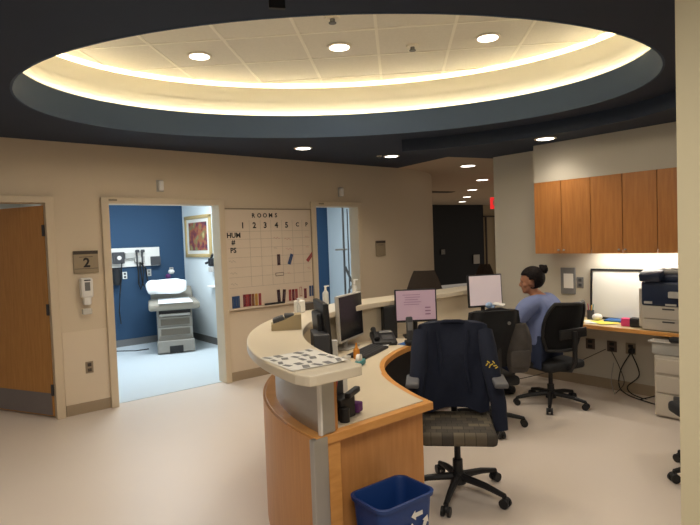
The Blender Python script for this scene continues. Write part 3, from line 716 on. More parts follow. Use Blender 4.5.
tag(put('paper_cup', B().lathe([(.025, 0), (.034, .085), (.032, .085), (.023, .004)], c=(2.50, 3.06, ZT)), 'white', None, True), 'white paper cup next to the teal tape dispenser', 'cup')
tag(put('white_binder', B().box((2.29, 2.98, ZT+.12), (.03, .11, .24), rz=.8, bev=.003), 'paper'), 'white binder standing behind the edge-on monitor', 'binder')
tag(put('file_organizer', B().box((2.10, 2.83, ZT+.17), (.10, .26, .34), rz=-.55, bev=.006).box((2.17, 2.88, ZT+.15), (.01, .25, .28), rz=-.55), 'dgrey'), 'dark upright file organizer inside the curve of the counter', 'organizer')
# pen caddy and clutter under counter end
t = thing('desk_caddy', 'black mesh desk caddy under the counter end', 'desk caddy', (1.765, 2.27, ZT), .2)
put('tray', B().box((0, 0, .055), (.12, .18, .11), bev=.006), 'black', t); put('upper_tier', B().box((.0, .05, .19), (.12, .13, .17), bev=.006), 'dgrey', t)
tag(put('stapler', B().box((1.83, 2.20, ZT+.125), (.15, .035, .03), rz=.5, bev=.008), 'black', None), 'black stapler lying on the desk caddy', 'stapler')
tag(put('box_carton', B().box((1.88, 2.36, ZT+.165), (.06, .06, .17), rz=.4, bev=.006), 'paper'), 'cream box beside the black desk caddy', 'box')
tag(put('red_scissors', B().box((1.705, 2.21, ZT+.165), (.016, .05, .11), rz=.3, rx=.2, bev=.006), 'red'), 'red handled tool standing in the desk caddy', 'scissors')
tag(put('purple_case', B().box((1.87, 2.22, ZT+.035), (.06, .05, .05), rz=.4, bev=.006), 'purple'), 'small purple case at the foot of the desk caddy', 'case')
tag(put('tape_puck', B().cyl((1.74, 2.160, ZT), (1.74, 2.160, ZT+.07), .026), 'black', None, True), 'small black pot at the desk edge under the counter', 'pot')

# recycling bin
t = thing('recycling_bin', 'blue plastic recycling bin against the desk end', 'recycling bin', (1.872, 1.970, 0), -.04)
b = B(); nb = 40
def rrect(w_, d_, r, z, n=10):
    P = []
    for cxx, cyy, a0 in ((w_/2-r, d_/2-r, 0), (-w_/2+r, d_/2-r, PI/2), (-w_/2+r, -d_/2+r, PI), (w_/2-r, -d_/2+r, 1.5*PI)):
        P += [Vector((cxx+r*math.cos(a0+PI/2*k/n), cyy+r*math.sin(a0+PI/2*k/n), z)) for k in range(n+1)]
    return P
loops = [rrect(.29, .20, .04, .005), rrect(.345, .248, .05, .38), rrect(.365, .268, .055, .382), rrect(.37, .273, .055, .40), rrect(.345, .248, .05, .402), rrect(.335, .238, .05, .39), rrect(.282, .192, .04, .02)]
vs = [[b.bm.verts.new(p) for p in L] for L in loops]; n_ = len(vs[0])
for A_, C_ in zip(vs, vs[1:]):
    for k in range(n_): b.bm.faces.new((A_[k], A_[(k+1) % n_], C_[(k+1) % n_], C_[k]))
b.bm.faces.new(vs[0][::-1]); b.bm.faces.new(vs[-1])
put('bin_body', b, 'bin', t, True)
# recycling symbol: three bent arrows, on the front face
b = B()
for k in range(3):
    a = PI/2+k*2*PI/3
    p = Vector((math.cos(a), math.sin(a)))*.042; d = Vector((-math.sin(a), math.cos(a)))
    A1 = p-d*.03; A2 = p+d*.018
    m_ = (A1+A2)/2; b.box((m_.x, 0, m_.y), ((A2-A1).length, .002, .020), ry=-math.atan2(d.y, d.x))
    t_ = bmesh.new(); n2 = Vector((math.cos(a), math.sin(a)))
    tri = [A2+n2*.024, A2-n2*.024, A2+d*.03]
    vv = [t_.verts.new((q.x, -.001, q.y)) for q in tri]; t_.faces.new(vv); b._merge(t_)
o = put('recycling_symbol', b, 'white', t); o.location = (.055, -.126, .275); o.rotation_euler.x = -.06

# ------------------------------------------------------------------ chairs
def office_chair(label, x, y, face, seatm='seat', backm='mesh', zs=.46, arms=True, base_rot=0, backh=.56, backw=.44, armz=.22, mesh_back=False):
    rz = face-PI/2
    t = thing('office_chair', label, 'office chair', (x, y, 0), rz)
    put('seat', B().box((0, .02, zs-.04), (.46, .48, .08), bev=.028, seg=3), seatm, t, True)
    put('seat_pan', B().box((0, .0, zs-.085), (.30, .30, .03), bev=.01), 'black', t)
    # curved backrest
    b = B(); H0 = zs+.12
    def bk(u, v, off=0):
        xx = (u-.5)*backw*(.82+.18*math.sin(PI*min(1, .1+v*.75)))*(1-.22*v**8)*(1-.15*(1-v)**6); cv = .10*(2*abs(u-.5))**2
        return Vector((xx, -.235+cv-.10*v+.03*math.sin(PI*v)-off, H0+v*backh))
    n1, n2 = 12, 12
    b.quadgrid(lambda u, v: bk(u, v, 0), n1, n2)
    bmesh.ops.solidify(b.bm, geom=list(b.bm.faces), thickness=.035 if not mesh_back else .02)
    put('backrest', b, backm, t, True)
    if mesh_back:
        fr = B(); P = [bk(0, k/12, .01) for k in range(13)]+[bk(k/12, 1, .01) for k in range(1, 13)]+[bk(1, 1-k/12, .01) for k in range(1, 13)]+[bk(1-k/12, 0, .01) for k in range(1, 12)]
        fr.tube(P+[P[0]], .016); put('back_frame', fr, 'black', t, True)
        put('lumbar_support', B().box((0, -.285, H0+.16), (.34, .02, .09), bev=.009), 'black', t, True)
    put('back_support', B().tube([(0, -.10, zs-.09), (0, -.25, zs-.07), (0, -.30, zs+.02), (0, -.305, zs+.3)], .022), 'black', t, True)
    put('gas_column', B().cyl((0, 0, .10), (0, 0, zs-.25), .032).cyl((0, 0, zs-.27), (0, 0, zs-.09), .02), 'black', t, True)
    put('hub', B().cyl((0, 0, .07), (0, 0, .15), .05, .038), 'black', t, True)
    for k in range(5):
        a = base_rot-rz+2*PI*k/5; ex, ey = .325*math.cos(a), .325*math.sin(a)
        leg = put('leg', B().tube([(.03*math.cos(a), .03*math.sin(a), .115), (.6*ex, .6*ey, .10), (ex, ey, .072)], [.026, .021, .016]), 'black', t, True)
        cb_ = B(); px_, py_ = -math.sin(a), math.cos(a)
        for s_ in (-1, 1): cb_.cyl((ex+px_*s_*.010, ey+py_*s_*.010, .030), (ex+px_*s_*.028, ey+py_*s_*.028, .030), .030, seg=18)
        cb_.cyl((ex, ey, .03), (ex, ey, .078), .010).sph((ex, ey, .044), .022)
        put('caster', cb_, 'black', leg, True)
    if arms:
        for s_ in (-1, 1):
            ar = put('armrest', B().box((s_*.272, .02, zs+armz+.02), (.085, .25, .035), bev=.013, seg=3), 'armpad', t, True)
            put('arm_post', B().tube([(s_*.15, 0, zs-.09), (s_*.25, 0, zs-.08), (s_*.275, 0, zs-.02), (s_*.272, 0, zs+armz)], .018), 'black', ar, True)
    return t
toward = lambda x, y: math.atan2(-y, -x)
near = office_chair('office chair with patterned seat and navy jacket over its back', 2.762, 2.285, toward(2.8, 2.3)+.05, 'seat', 'mesh', zs=.475, base_rot=math.radians(-154), armz=.24, backh=.45)
pack_chair = office_chair('black office chair between desk and seated person, dark coat on it', 3.93, 2.93, math.atan2(.87, .5), 'mesh', 'mesh', zs=.47, base_rot=.4, armz=.2, backh=.42)
pchair = office_chair('black mesh-backed office chair the person sits in', 4.865, 2.85, math.radians(76), 'mesh', 'mesh', zs=.45, base_rot=math.radians(-80), mesh_back=True, backh=.44, backw=.50, arms=False)
office_chair('black office chair mostly hidden behind the cream pillar', 4.13, 1.20, math.radians(45), 'mesh', 'mesh', zs=.46, base_rot=math.radians(141), arms=False)

# jackets
def jacket(label, root, m, w_=.56, h_=.52, ztop=1.07, yb=-.30, sleeves=True, emblem=True, sl=.50, name='jacket'):
    t = thing(name, label, 'jacket', root.location, root.rotation_euler.z)
    b = B()
    def shell(u, v):
        a = 2*PI*u; ca, sa = math.cos(a), math.sin(a)
        q = math.copysign(abs(ca)**.55, ca)
        wv = w_*(.46+.04*min(1, v*4)-.05*v)
        x = q*wv*(1+.015*math.sin(9*v+3*a)); th = .045+.04*min(1, v*3)
        y = yb+.07*abs(q)**2+math.copysign(abs(sa)**.7, sa)*th+.010*math.sin(7*a+6*v)+.10*v
        z = ztop-.018*abs(q)**6-v*h_+(.012*math.sin(5*a) if v > .9 else 0)
        return Vector((x, y, z))
    b.quadgrid(shell, 60, 18)
    bmesh.ops.remove_doubles(b.bm, verts=b.bm.verts, dist=.0005)
    bmesh.ops.holes_fill(b.bm, edges=[e for e in b.bm.edges if e.is_boundary and (e.verts[0].co.z+e.verts[1].co.z)/2 > ztop-.1], sides=0)
    put('jacket_body', b, m, t, True)
    put('collar', B().tube([(-.11, yb+.03, ztop-.012), (-.05, yb+.05, ztop+.004), (.05, yb+.05, ztop+.004), (.11, yb+.03, ztop-.012)], .014), m, t, True)
    if sleeves:
        for s_ in (-1, 1):
            put('sleeve', B().tube([(s_*(w_*.43), yb+.08, ztop-.06), (s_*(w_*.45), yb+.14, ztop-.16), (s_*(w_*.47), yb+.22, ztop-.29), (s_*(w_*.53), yb+.30, ztop-.29-sl*.38), (s_*(w_*.55), yb+.32, ztop-.29-sl*.72)], [.050, .058, .056, .050, .044], seg=14), m, t, True)
            put('inner_fold', B().tube([(s_*.10, yb+.10, ztop-.05), (s_*.085, yb+.135, ztop-.25), (s_*.10, yb+.165, ztop-.45)], [.012, .02, .014]), m, t, True)
    return t
j = jacket('navy jacket draped over the patterned-seat office chair', near, 'navy', w_=.50, h_=.56, ztop=1.075)
M['emb'] = M['yellow']
b = B()
for k, (dx, dz, a) in enumerate(((0, 0, .5), (.02, .015, -.6), (-.02, -.008, .2), (.012, -.012, 1.2), (-.012, .014, -.9), (.03, .0, .9), (-.03, -.02, .6))):
    b.box((dx, 0, dz), (.020, .003, .007), ry=a)
o = put('yellow_emblem', b, 'yellow', j); o.location = (-.232, -.012, .835)
j2 = jacket('black coat draped over the rear office chair by the monitor', pack_chair, 'blackcloth', w_=.46, h_=.46, ztop=1.045, sleeves=False, name='coat')
o = put('round_logo', B().cyl((0, 0, 0), (0, .003, 0), .014), 'grey', j2); o.location = (.045, -.412, .955)
# grey drawstring backpack hanging on that chair's back
t = thing('drawstring_backpack', 'grey drawstring backpack hanging from rear chair beside the person', 'backpack', (3.95, 2.605, -.035), -.7)
b = B()
def bag(u, v):
    a = 2*PI*u; p = math.sin(PI*min(.985, max(.0, v*.92+.04)))**.55
    wv = (.115 if v < .5 else .115)*(.45+.55*p); 
    return Vector((math.cos(a)*wv*(1+.05*math.sin(5*a+9*v)), math.sin(a)*.075*(.4+.6*p)*(1+.06*math.cos(6*a)), .56+.40*(1-v)+.0))
b.quadgrid(bag, 28, 18); bmesh.ops.remove_doubles(b.bm, verts=b.bm.verts, dist=.0005); bmesh.ops.holes_fill(b.bm, edges=[e for e in b.bm.edges if e.is_boundary], sides=0)
put('bag_body', b, 'pack', t, True)
put('pocket', B().box((0, -.068, .68), (.16, .03, .14), bev=.014), 'pack', t, True)
put('strap', B().tube([(-.04, 0, .95), (-.09, .03, 1.01), (-.16, .08, 1.03)], .008).tube([(.04, 0, .95), (-.03, .04, 1.02), (-.12, .10, 1.04)], .008), 'black', t, True)
# white paper and blue glove on the coat / desk edge
tag(put('folded_paper', B().box((4.03, 2.83, 1.06), (.13, .09, .012), rz=.5, rx=.2, bev=.003), 'paper'), 'folded white paper lying on top of the black coat', 'paper')
M['paleblue'] = mat('pale_blue_cloth', (.30, .42, .62), .8)
tag(put('blue_cloth', B().sph((3.93, 2.86, 1.06), .036, (1, .8, .75)).box((3.935, 2.82, 1.035), (.05, .02, .05), bev=.01, rz=.5), 'paleblue', None, True), 'pale blue crumpled cloth on top of the black coat', 'cloth')

# ------------------------------------------------------------------ person (seated, seen from behind left)
pr = thing('person', 'seated person in blue scrubs with dark hair in a bun', 'person', (4.83, 2.90, 0), math.radians(8))
def skin_mesh(chains, roots, levels=2):
    """chains: list of [(x,y,z,r), ...]; points at the same place are shared"""
    key = {}; vs = []; es = []; rs = []
    for ch in chains:
        prev = None
        for (x, y, z, r) in ch:
            k = (round(x, 4), round(y, 4), round(z, 4))
            if k not in key: key[k] = len(vs); vs.append((x, y, z)); rs.append(r)
            i = key[k]
            if prev is not None and prev != i: es.append((prev, i))
            prev = i
    me = bpy.data.meshes.new('skel'); me.from_pydata(vs, es, []); o = bpy.data.objects.new('skel', me); COL.objects.link(o)
    o.modifiers.new('s', 'SKIN'); sv = me.skin_vertices[0].data
    for i, r in enumerate(rs): sv[i].radius = r if isinstance(r, tuple) else (r, r); sv[i].use_root = (i in roots)
    o.modifiers.new('d', 'SUBSURF').levels = levels; o.modifiers['d'].render_levels = levels
    dg = bpy.context.evaluated_depsgraph_get(); dg.update()
    m2 = bpy.data.meshes.new_from_object(o.evaluated_get(dg)); bpy.data.objects.remove(o); bpy.data.meshes.remove(me)
    return m2
def remesh(b, vox, smooth=3):
    me = bpy.data.meshes.new('rm'); b.bm.to_mesh(me); b.bm.free(); o = bpy.data.objects.new('rm', me); COL.objects.link(o)
    r = o.modifiers.new('r', 'REMESH'); r.mode = 'VOXEL'; r.voxel_size = vox
    s = o.modifiers.new('s', 'SMOOTH'); s.iterations = smooth; s.factor = .5
    dg = bpy.context.evaluated_depsgraph_get(); dg.update()
    m2 = bpy.data.meshes.new_from_object(o.evaluated_get(dg)); bpy.data.objects.remove(o); bpy.data.meshes.remove(me); return m2
HC = Vector((0, .10, 1.20))   # head centre before it is turned
HR = Matrix.Translation((0, .05, 0)) @ Matrix.Rotation(math.radians(28), 4, 'Z') @ Matrix.Rotation(-.12, 4, 'X') @ Matrix.Translation((0, -.05, 0))
HR = Matrix.Translation((0, 0, 1.1)) @ HR @ Matrix.Translation((0, 0, -1.1))
def hand(b, w, d, side):
    """palm and five separate bent fingers resting on the desk, thumb off the side of the palm"""
    d = d.normalized(); s = Vector((d.y, -d.x, 0))*side
    b.box(w+d*.045, (.075, .085, .026), rz=math.atan2(d.y, d.x)-PI/2, bev=.012)
    for k, (o_, L) in enumerate(((-.030, .066), (-.010, .075), (.010, .070), (.029, .055))):
        p = w+d*.08+s*o_; q = p+d*L*.5+Vector((0, 0, .008)); r_ = p+d*L*.95+Vector((0, 0, -.012))
        b.tube([p, q, r_], [.0095, .0088, .0072], seg=8)
    p = w+d*.03-s*.035; b.tube([p, p-s*.022+d*.025, p-s*.028+d*.05+Vector((0, 0, -.006))], [.012, .0105, .008], seg=8)
b = B()
tor = [[(0, -.02, .56, (.21, .17)), (0, -.03, .70, (.22, .17)), (0, -.01, .86, (.21, .16)), (0, .02, .98, (.17, .12)), (0, .05, 1.05, (.065, .065)), (0, .07, 1.11, (.052, .054))],
       [(0, .02, .98, (.17, .12)), (-.15, .02, 1.0, .075), (-.22, .03, .985, .068), (-.30, .12, .84, .050), (-.19, .42, .80, .028)],
       [(0, .02, .98, (.17, .12)), (.15, .02, 1.0, .075), (.22, .03, .985, .068), (.30, .10, .84, .050), (.18, .42, .80, .028)],
       [(0, -.02, .56, (.21, .17)), (-.11, .06, .555, .10), (-.14, .44, .54, .068), (-.14, .46, .30, .055), (-.14, .44, .10, .042)],
       [(0, -.02, .56, (.21, .17)), (.11, .06, .555, .10), (.14, .44, .54, .068), (.14, .46, .30, .055), (.14, .44, .10, .042)]]
b.bm.from_mesh(skin_mesh(tor, {0}))
h = B()
h.sph(HC+Vector((0, -.012, .018)), .1, (.80, .98, 1.0), 28); h.sph(HC+Vector((0, .028, -.045)), .07, (.80, .86, 1.0), 24)
h.sph(HC+Vector((0, .058, -.088)), .028, (1.1, .9, .8)); h.sph(HC+Vector((0, .070, .03)), .03, (1.6, .6, .7))
h.cyl(HC+Vector((0, .074, .018)), HC+Vector((0, .098, -.022)), .009, .014); h.sph(HC+Vector((0, .093, -.026)), .0145, (1.2, 1, .8))
h.sph(HC+Vector((0, .080, -.052)), .018, (1.3, .55, .5)); h.sph(HC+Vector((0, .078, -.064)), .017, (1.2, .55, .5))
h.cyl((0, .045, 1.02), HC+Vector((0, .0, -.06)), .054, .050)
for s_ in (-1, 1):
    h.sph(HC+Vector((s_*.040, .052, -.022)), .028, (1, .8, .9))
    h.sph(HC+Vector((s_*.080, -.002, -.008)), .024, (.35, .7, 1.2))
h.rot(HR); b._merge(h.bm)
hand(b, Vector((-.185, .43, .797)), Vector((.1, 1, -.25)), 1); hand(b, Vector((.175, .43, .797)), Vector((-.1, 1, -.25)), -1)
put('body', remesh(b, .0062, 3), 'skin', pr, True)
for s_ in (-1, 1): put('eye', B().sph(HC+Vector((s_*.031, .074, .010)), .010, (1.2, .6, .8)).rot(HR), 'black', pr, True)
b = B()
b.sph(HC+Vector((0, -.030, .032)), .1, (.90, 1.04, 1.02), 32)
hm = b.bm
bmesh.ops.delete(hm, geom=[v for v in hm.verts if (v.co.z-HC.z < .045+(v.co.y-HC.y)*.35 and v.co.y-HC.y > .012) or v.co.z-HC.z < -.060 or (abs(v.co.x) > .06 and v.co.z-HC.z < .015 and v.co.y-HC.y > -.02)], context='VERTS')
bmesh.ops.solidify(hm, geom=list(hm.faces), thickness=-.014)
for k in range(11):
    a = -1.2+2.4*k/10
    b.tube([HC+Vector((.090*math.sin(a), .052-.035*abs(a), .080-.025*abs(a))), HC+Vector((.082*math.sin(a)*.95, -.02, .122-.03*abs(a))), HC+Vector((.05*math.sin(a), -.105, .085))], [.014, .018, .014])
put('hair', remesh(b.rot(HR), .006, 5), 'hair', pr, True)
b = B().sph(HC+Vector((0, -.140, .100)), .044, (1.05, 1, 1), 20)
for k in range(7): b.tube([HC+Vector((0, -.140, .100))+Vector((.040*math.cos(a), .028*math.sin(a+k), .040*math.sin(a))) for a in [k+q*.5 for q in range(5)]], .012)
put('hair_bun', remesh(b.rot(HR), .006, 3), 'hair', pr, True)
put('hair_band', B().lathe([(.028, -.008), (.034, 0), (.028, .008)], seg=16).rot(HR @ Matrix.Translation(HC+Vector((0, -.112, .082))) @ Matrix.Rotation(1.0, 4, 'X')), 'purple', pr, True)
# scrubs top: looser body, collar, sleeves to the wrist
sc = [[(0, -.02, .53, (.25, .20)), (0, -.04, .68, (.27, .205)), (0, -.03, .84, (.265, .195)), (0, .01, .98, (.215, .155)), (0, .035, 1.055, (.11, .095))],
      [(0, .01, .98, (.215, .155)), (-.16, .02, 1.01, .105), (-.245, .035, .98, .10), (-.315, .12, .84, .076), (-.21, .37, .81, .052)],
      [(0, .01, .98, (.215, .155)), (.16, .02, 1.01, .105), (.245, .035, .98, .10), (.315, .11, .84, .076), (.20, .37, .81, .052)]]
sm = skin_mesh(sc, {0}); bb_ = B(); bb_.bm.from_mesh(sm); put('scrubs_top', remesh(bb_, .011, 4), 'scrub', pr, True)
tr = [[(0, -.02, .555, (.215, .16)), (-.12, .06, .555, .115), (-.145, .44, .545, .085), (-.145, .47, .32, .075), (-.145, .45, .11, .07)],
      [(0, -.02, .555, (.215, .16)), (.12, .06, .555, .115), (.145, .44, .545, .085), (.145, .47, .32, .075), (.145, .45, .11, .07)]]
bb_ = B(); bb_.bm.from_mesh(skin_mesh(tr, {0})); put('trousers', remesh(bb_, .011, 3), 'trouser', pr, True)
for s_ in (-1, 1): put('shoe', B().box((s_*.14, .50, .045), (.095, .26, .085), bev=.035, seg=3), 'black', pr, True)

# ------------------------------------------------------------------ right side: cabinets, counter, printer
CF = 5.42; CY1 = 3.325; CW = .312
for k in range(6):
    y1 = CY1-k*CW; y0 = y1-CW
    if k % 2 == 0:
        lb = ('upper wood cabinet unit farthest from the pillar, above the paper holder', 'middle upper wood cabinet unit above the leaning whiteboard', 'upper wood cabinet unit running behind the pillar above the printer')[k//2]
        t = thing('wall_cabinet', lb, 'cabinet', (0, 0, 0), 0, 'upper wood wall cabinets')
        put('carcass', B().box(((CF+.02+XR)/2, y1-CW, 1.835), (XR-CF-.025, CW*2-.004, .728), bev=.001), 'wood_cab', t)
    d = put('door', B().box((CF+.009, (y0+y1)/2, 1.818), (.018, CW-.006, .762), bev=.0015), 'wood_cab', t)
    ky = (y0+.03) if k % 2 == 0 else (y1-.03)
    put('knob', B().cyl((CF, ky, 1.475), (CF-.02, ky, 1.475), .005).sph((CF-.022, ky, 1.475), .009), 'lgrey', d, True)
M['uc_em'] = mat('unseen_cabinet_glow', (1, .95, .85), .5, emit=(1, .93, .78), estr=9)
tag(put('unseen_cabinet_light', B().box((5.62, 2.35, 1.463), (.09, .9, .016), bev=.003), 'uc_em'), 'unseen slim light strip under the upper wood cabinets', 'light')  # unseen glowing strip, kept out of view by the cabinet doors
M['ct'] = mat('right_counter_laminate', (.62, .50, .30), .35)
t = thing('wall_counter', 'long tan work counter along the right wall with wood edge', 'counter', (0, 0, 0))
put('top', B().box((5.51, 1.0, .725), (.48, 4.66, .03)), 'ct', t); put('edge_band', B().box((5.262, 1.0, .722), (.016, 4.66, .038), bev=.003), 'wood_edge', t)
for y in (3.2, -1.2): put('bracket', B().box((5.62, y, .60), (.25, .03, .22)), 'ct', t)
ZK = .740
# leaning whiteboard
t = thing('leaning_whiteboard', 'black framed whiteboard leaning on the wall behind the printer', 'whiteboard', (5.70, 2.47, ZK+.01), -PI/2)
Rm = Matrix.Rotation(-.06, 4, 'X')
put('surface', B().box((0, 0, .255), (.76, .012, .50)).rot(Rm), 'board_white', t)
fr = B()
for s_ in (-1, 1): fr.box((s_*.38, -.004, .255), (.02, .022, .52))
fr.box((0, -.004, .505), (.78, .022, .02)).box((0, -.004, .004), (.78, .022, .02)); put('frame', fr.rot(Rm), 'black', t)
# printer
t = thing('office_printer', 'large navy and beige office printer standing on the right counter', 'printer', (5.52, 1.945, ZK), -PI/2)
put('paper_cabinet', B().box((0, 0, .115), (.46, .44, .22), bev=.008), 'printer', t)
for z, hh in ((.165, .11), (.055, .095)):
    d = put('drawer', B().box((0, -.225, z), (.43, .016, hh), bev=.004), 'printer', t); put('handle', B().box((0, -.234, z+hh*.34), (.10, .004, .012)), 'dgrey', d)
put('side_panel', B().box((-.245, .0, .20), (.05, .38, .36), bev=.01), 'printer', t)
put('body', B().box((0, -.005, .335), (.465, .45, .22), bev=.02, seg=3), 'toner', t, True)
put('badge', B().box((-.17, -.232, .255), (.07, .003, .022)).box((.02, -.232, .242), (.09, .003, .018)), 'lgrey', t)
put('output_tray', B().box((.13, -.24, .335), (.24, .06, .055), bev=.006), 'lgrey', t)
put('control_panel', B().box((-.14, -.225, .50), (.18, .13, .075), bev=.015, rx=.35), 'toner', t, True)
put('scanner_unit', B().box((.02, .02, .475), (.46, .42, .07), bev=.02, seg=3), 'toner', t, True)
put('document_feeder', B().box((.06, .03, .535), (.34, .34, .055), bev=.022, seg=3).box((.10, -.05, .57), (.22, .18, .012), bev=.004, rx=.15), 'lgrey', t, True)
# things on the right counter
t = thing('wall_pocket', 'grey wall pocket holding a white sheet beside the cabinets', 'paper holder', (XR-.012, 3.125, 1.125), -PI/2)
put('pocket', B().box((0, 0, 0), (.165, .02, .29), bev=.003), 'grey', t); put('sheet', B().box((.01, -.012, .0), (.11, .003, .16)), 'paper', t)
outlet('wall_switch', 'dark switch plate between the wall pocket and the whiteboard', (XR-.004, 2.99, 1.11), -PI/2, 'grey', 'dgrey')
t = thing('yellow_papers', 'spread of yellow papers on the right counter', 'papers', (5.45, 2.72, ZK), 0)
for k in range(4): put('sheet', B().box((.015*k-.02, -.10*k+.18, .002+.002*k), (.24, .20, .0016), rz=.3*k), 'ypaper' if k != 2 else 'paper', t)
tag(put('pink_box', B().box((5.42, 2.365, ZK+.038), (.07, .09, .076), rz=.2, bev=.008), 'pink'), 'pink box on the counter left of the black speaker', 'box')
tag(put('small_speaker', B().box((5.40, 2.27, ZK+.045), (.075, .10, .09), rz=.1, bev=.015), 'black', None, True), 'small black box next to the pink box', 'speaker')
tag(put('white_carton', B().box((5.50, 2.225, ZK+.07), (.09, .05, .14), bev=.004), 'paper'), 'small white carton beside the printer', 'carton')
t = thing('pen_cup', 'dark pen cup with pens at corner of the leaning whiteboard', 'pen cup', (5.60, 2.81, ZK))
put('cup', B().lathe([(.032, 0), (.036, .10), (.033, .10), (.03, .006)]), 'dgrey', t, True)
for k, m in enumerate(('ypaper', 'bluepad', 'red', 'orange', 'teal')): put('pen', B().cyl((.01*math.cos(k*1.3), .01*math.sin(k*1.3), .01), (.03*math.cos(k*1.3), .03*math.sin(k*1.3), .15+.01*(k % 3)), .004, seg=8), m, t)
t = thing('wipes_tub', 'white tub with blue and pink label on the right counter', 'tub', (5.50, 2.90, ZK))
put('tub', B().lathe([(.04, 0), (.042, .005), (.042, .09), (.03, .1)]), 'white', t, True); put('label_band', B().lathe([(.0425, .03), (.043, .03), (.043, .065), (.0425, .065)]), 'bluepad', t, True)
tag(put('tissue_roll', B().cyl((5.58, 2.70, ZK+.005), (5.60, 2.62, ZK+.005), .001).sph((5.56, 2.72, ZK+.04), .045, (1.2, 1.1, .8)), 'paper', None, True), 'crumpled white tissue beside the yellow papers', 'tissue')
tag(put('pink_folder', B().box((5.62, 2.99, ZK+.055), (.012, .10, .11), rz=.25, bev=.002), 'pink'), 'pink folder standing at the far end of the right counter', 'folder')
tag(put('blue_binder', B().box((5.60, 2.52, ZK+.012), (.16, .24, .024), rz=.1, bev=.003), 'bluepad'), 'dark blue binder lying in front of the leaning whiteboard', 'binder')
# outlets under counter
for y, lb, m in ((2.89, 'brown outlet under the right counter, nearest the person', 'darkoutlet'), (2.66, 'brown outlet under the right counter, middle one with a cord', 'darkoutlet'), (2.47, 'pale outlet under right counter with a black plug', 'bronze')):
    t = outlet('wall_outlet', lb, (XR-.004, y, .455), -PI/2, m, 'ink'); t.scale = (1.35, 1, .95)
tag(put('power_plug', B().box((XR-.04, 2.445, .44), (.055, .05, .055), bev=.012), 'black', None, True), 'black power plug in the pale outlet under the counter', 'plug')
def cord(pts, label, m='cable', r=.006):
    P = smoothpts3(pts); tag(put('power_cable', B().tube(P, r), m, None, True), label, 'cord')
def smoothpts3(P, n=6):
    P = [Vector(p) for p in P]; out = []
    for i in range(len(P)-1):
        p0, p1, p2, p3 = P[max(i-1, 0)], P[i], P[i+1], P[min(i+2, len(P)-1)]
        for k in range(n):
            t = k/n; out.append(.5*((2*p1)+(-p0+p2)*t+(2*p0-5*p1+4*p2-p3)*t*t+(-p0+3*p1-3*p2+p3)*t**3))
    out.append(P[-1]); return out
cord([(XR-.06, 2.45, .42), (XR-.10, 2.53, .25), (XR-.10, 2.55, .08), (XR-.14, 2.45, .015), (XR-.25, 2.2, .010), (XR-.3, 2.0, .012)], 'black cord looping down from plug to floor, left loop')
cord([(XR-.06, 2.44, .42), (XR-.08, 2.36, .22), (XR-.10, 2.47, .08), (XR-.13, 2.36, .012), (XR-.12, 2.1, .02), (XR-.12, 2.0, .35), (XR-.11, 1.93, .69)], 'black cord running from the plug along floor up to printer')
cord([(XR-.05, 2.66, .44), (XR-.08, 2.56, .28), (XR-.10, 2.50, .12), (XR-.16, 2.56, .012)], 'thin grey-brown cord from the middle outlet to the floor', 'sign_dark', .004)
cord([(XR-.06, 2.70, .43), (XR-.2, 3.0, .25), (XR-.35, 3.3, .12), (XR-.5, 3.6, .02)], 'thin cord sagging from the middle outlet toward the desk', 'sign_dark', .004)
cord([(XR-.06, 2.62, .3), (XR-.10, 2.63, .12), (XR-.2, 2.55, .012)], 'pale thin cord hanging under the counter to the floor', 'wcable', .004)
cord([(XR-.11, 2.02, .69), (XR-.14, 2.05, .45), (XR-.16, 2.14, .25), (XR-.16, 2.13, .10), (XR-.22, 2.30, .012)], 'black cord dropping behind the drawer tower', 'cable')
# drawer tower and translucent bin
t = thing('drawer_tower', 'beige plastic drawer tower under the right counter by pillar', 'drawer tower', (5.30, 1.84, 0), -PI/2)
put('carcass', B().box((0, .03, .28), (.36, .34, .54), bev=.01), 'printer', t)
for k, z in enumerate((.12, .30, .46)): put('drawer', B().box((0, -.145, z), (.33, .02, (.19, .15, .13)[k]), bev=.008), 'printer', t)
put('handle', B().box((.03, -.158, .19), (.10, .02, .05), bev=.006), 'dgrey', t)
t = thing('storage_tub', 'translucent grey plastic tub on top of the drawer tower', 'storage tub', (5.30, 1.86, .552), -PI/2)
put('tub', B().box((0, .02, .055), (.38, .30, .11), bev=.02), 'clear', t, True); put('rim', B().box((0, .02, .115), (.42, .34, .015), bev=.006), 'lgrey', t)
tag(put('black_pouch', B().box((5.16, 1.82, .70), (.08, .14, .05), bev=.02), 'black', None, True), 'black pouch on the rim of the storage tub', 'pouch')

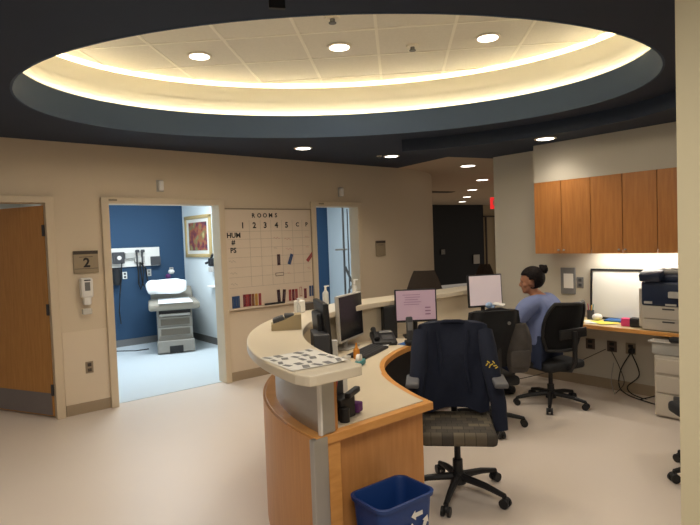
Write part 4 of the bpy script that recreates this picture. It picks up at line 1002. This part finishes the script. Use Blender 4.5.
# dark chairs seen beyond the rear counter
def mesh_chair(label, x, y, face):
    t = thing('waiting_chair', label, 'chair', (x, y, 0), face-PI/2)
    P = [(-.28, -.22, .55), (-.27, -.27, .95), (-.12, -.30, 1.24), (.12, -.30, 1.24), (.27, -.27, .95), (.28, -.22, .55)]
    b = B(); 
    def bk(u, v):
        wv = .28-.16*v**2.2; return Vector(((u-.5)*2*wv, -.22-.10*v+.05*(2*abs(u-.5))**2, .55+.72*v))
    b.quadgrid(bk, 10, 10); bmesh.ops.solidify(b.bm, geom=list(b.bm.faces), thickness=.02); put('backrest', b, 'brownmesh', t, True)
    put('seat', B().box((0, 0, .46), (.52, .5, .07), bev=.03), 'black', t, True)
    for sx in (-1, 1):
        for sy in (-1, 1): put('leg', B().cyl((sx*.22, sy*.2, 0), (sx*.21, sy*.19, .43), .014), 'black', t)
    return t
M['brownmesh'] = mat('brown_mesh', (.085, .065, .052), .8, noise=.4, nscale=90)
mesh_chair('dark mesh-backed chair beyond the rear counter by the curved wall', 5.05, 4.62, toward(5, 4.6)+PI)
c_ = mesh_chair('dark chair beyond rear counter by the hall wall end', 9.6, 7.1, toward(5, 4.6)+PI); c_.scale = (.84, .84, .84)

# ------------------------------------------------------------------ light
def area(loc, size, power, col=(1, .85, .65), rot=(0, 0, 0), sy=None):
    l = bpy.data.lights.new('area_light', 'AREA'); l.energy = power; l.size = size; l.color = col
    if sy: l.shape = 'RECTANGLE'; l.size_y = sy
    o = bpy.data.objects.new('area_light', l); COL.objects.link(o); o.location = loc; o.rotation_euler = rot; return o
area((3.0, 7.9, 2.66), 1.1, 62, (.84, .94, 1), sy=.5)
area((5.7, 8.2, 2.66), 1.1, 36, (.84, .94, 1), sy=.5)
area((0.6, 8.0, 2.66), 1.1, 7, (1, .88, .7), sy=.5)
area((2.68, 3.3, 3.22), 1.6, 34, (1, .90, .76))
area((5.60, 2.35, 1.445), .08, 5.0, (1, .94, .84), sy=.9)
area((.5, .3, 2.68), 1.2, 52, (1, .91, .78))
area((0.4, 3.6, 2.68), .8, 12, (1, .90, .76))
area((4.2, .2, 2.55), .8, 12, (1, .90, .76))
area((12.5, 8.5, 2.70), 1.5, 30, (1, .85, .66))
W = bpy.data.worlds.new('world'); S.world = W; W.use_nodes = True
W.node_tree.nodes['Background'].inputs['Color'].default_value = (1, .86, .70, 1); W.node_tree.nodes['Background'].inputs['Strength'].default_value = .22
S.view_settings.view_transform = 'Standard'; S.view_settings.look = 'None'; S.view_settings.exposure = 0; S.view_settings.gamma = 1
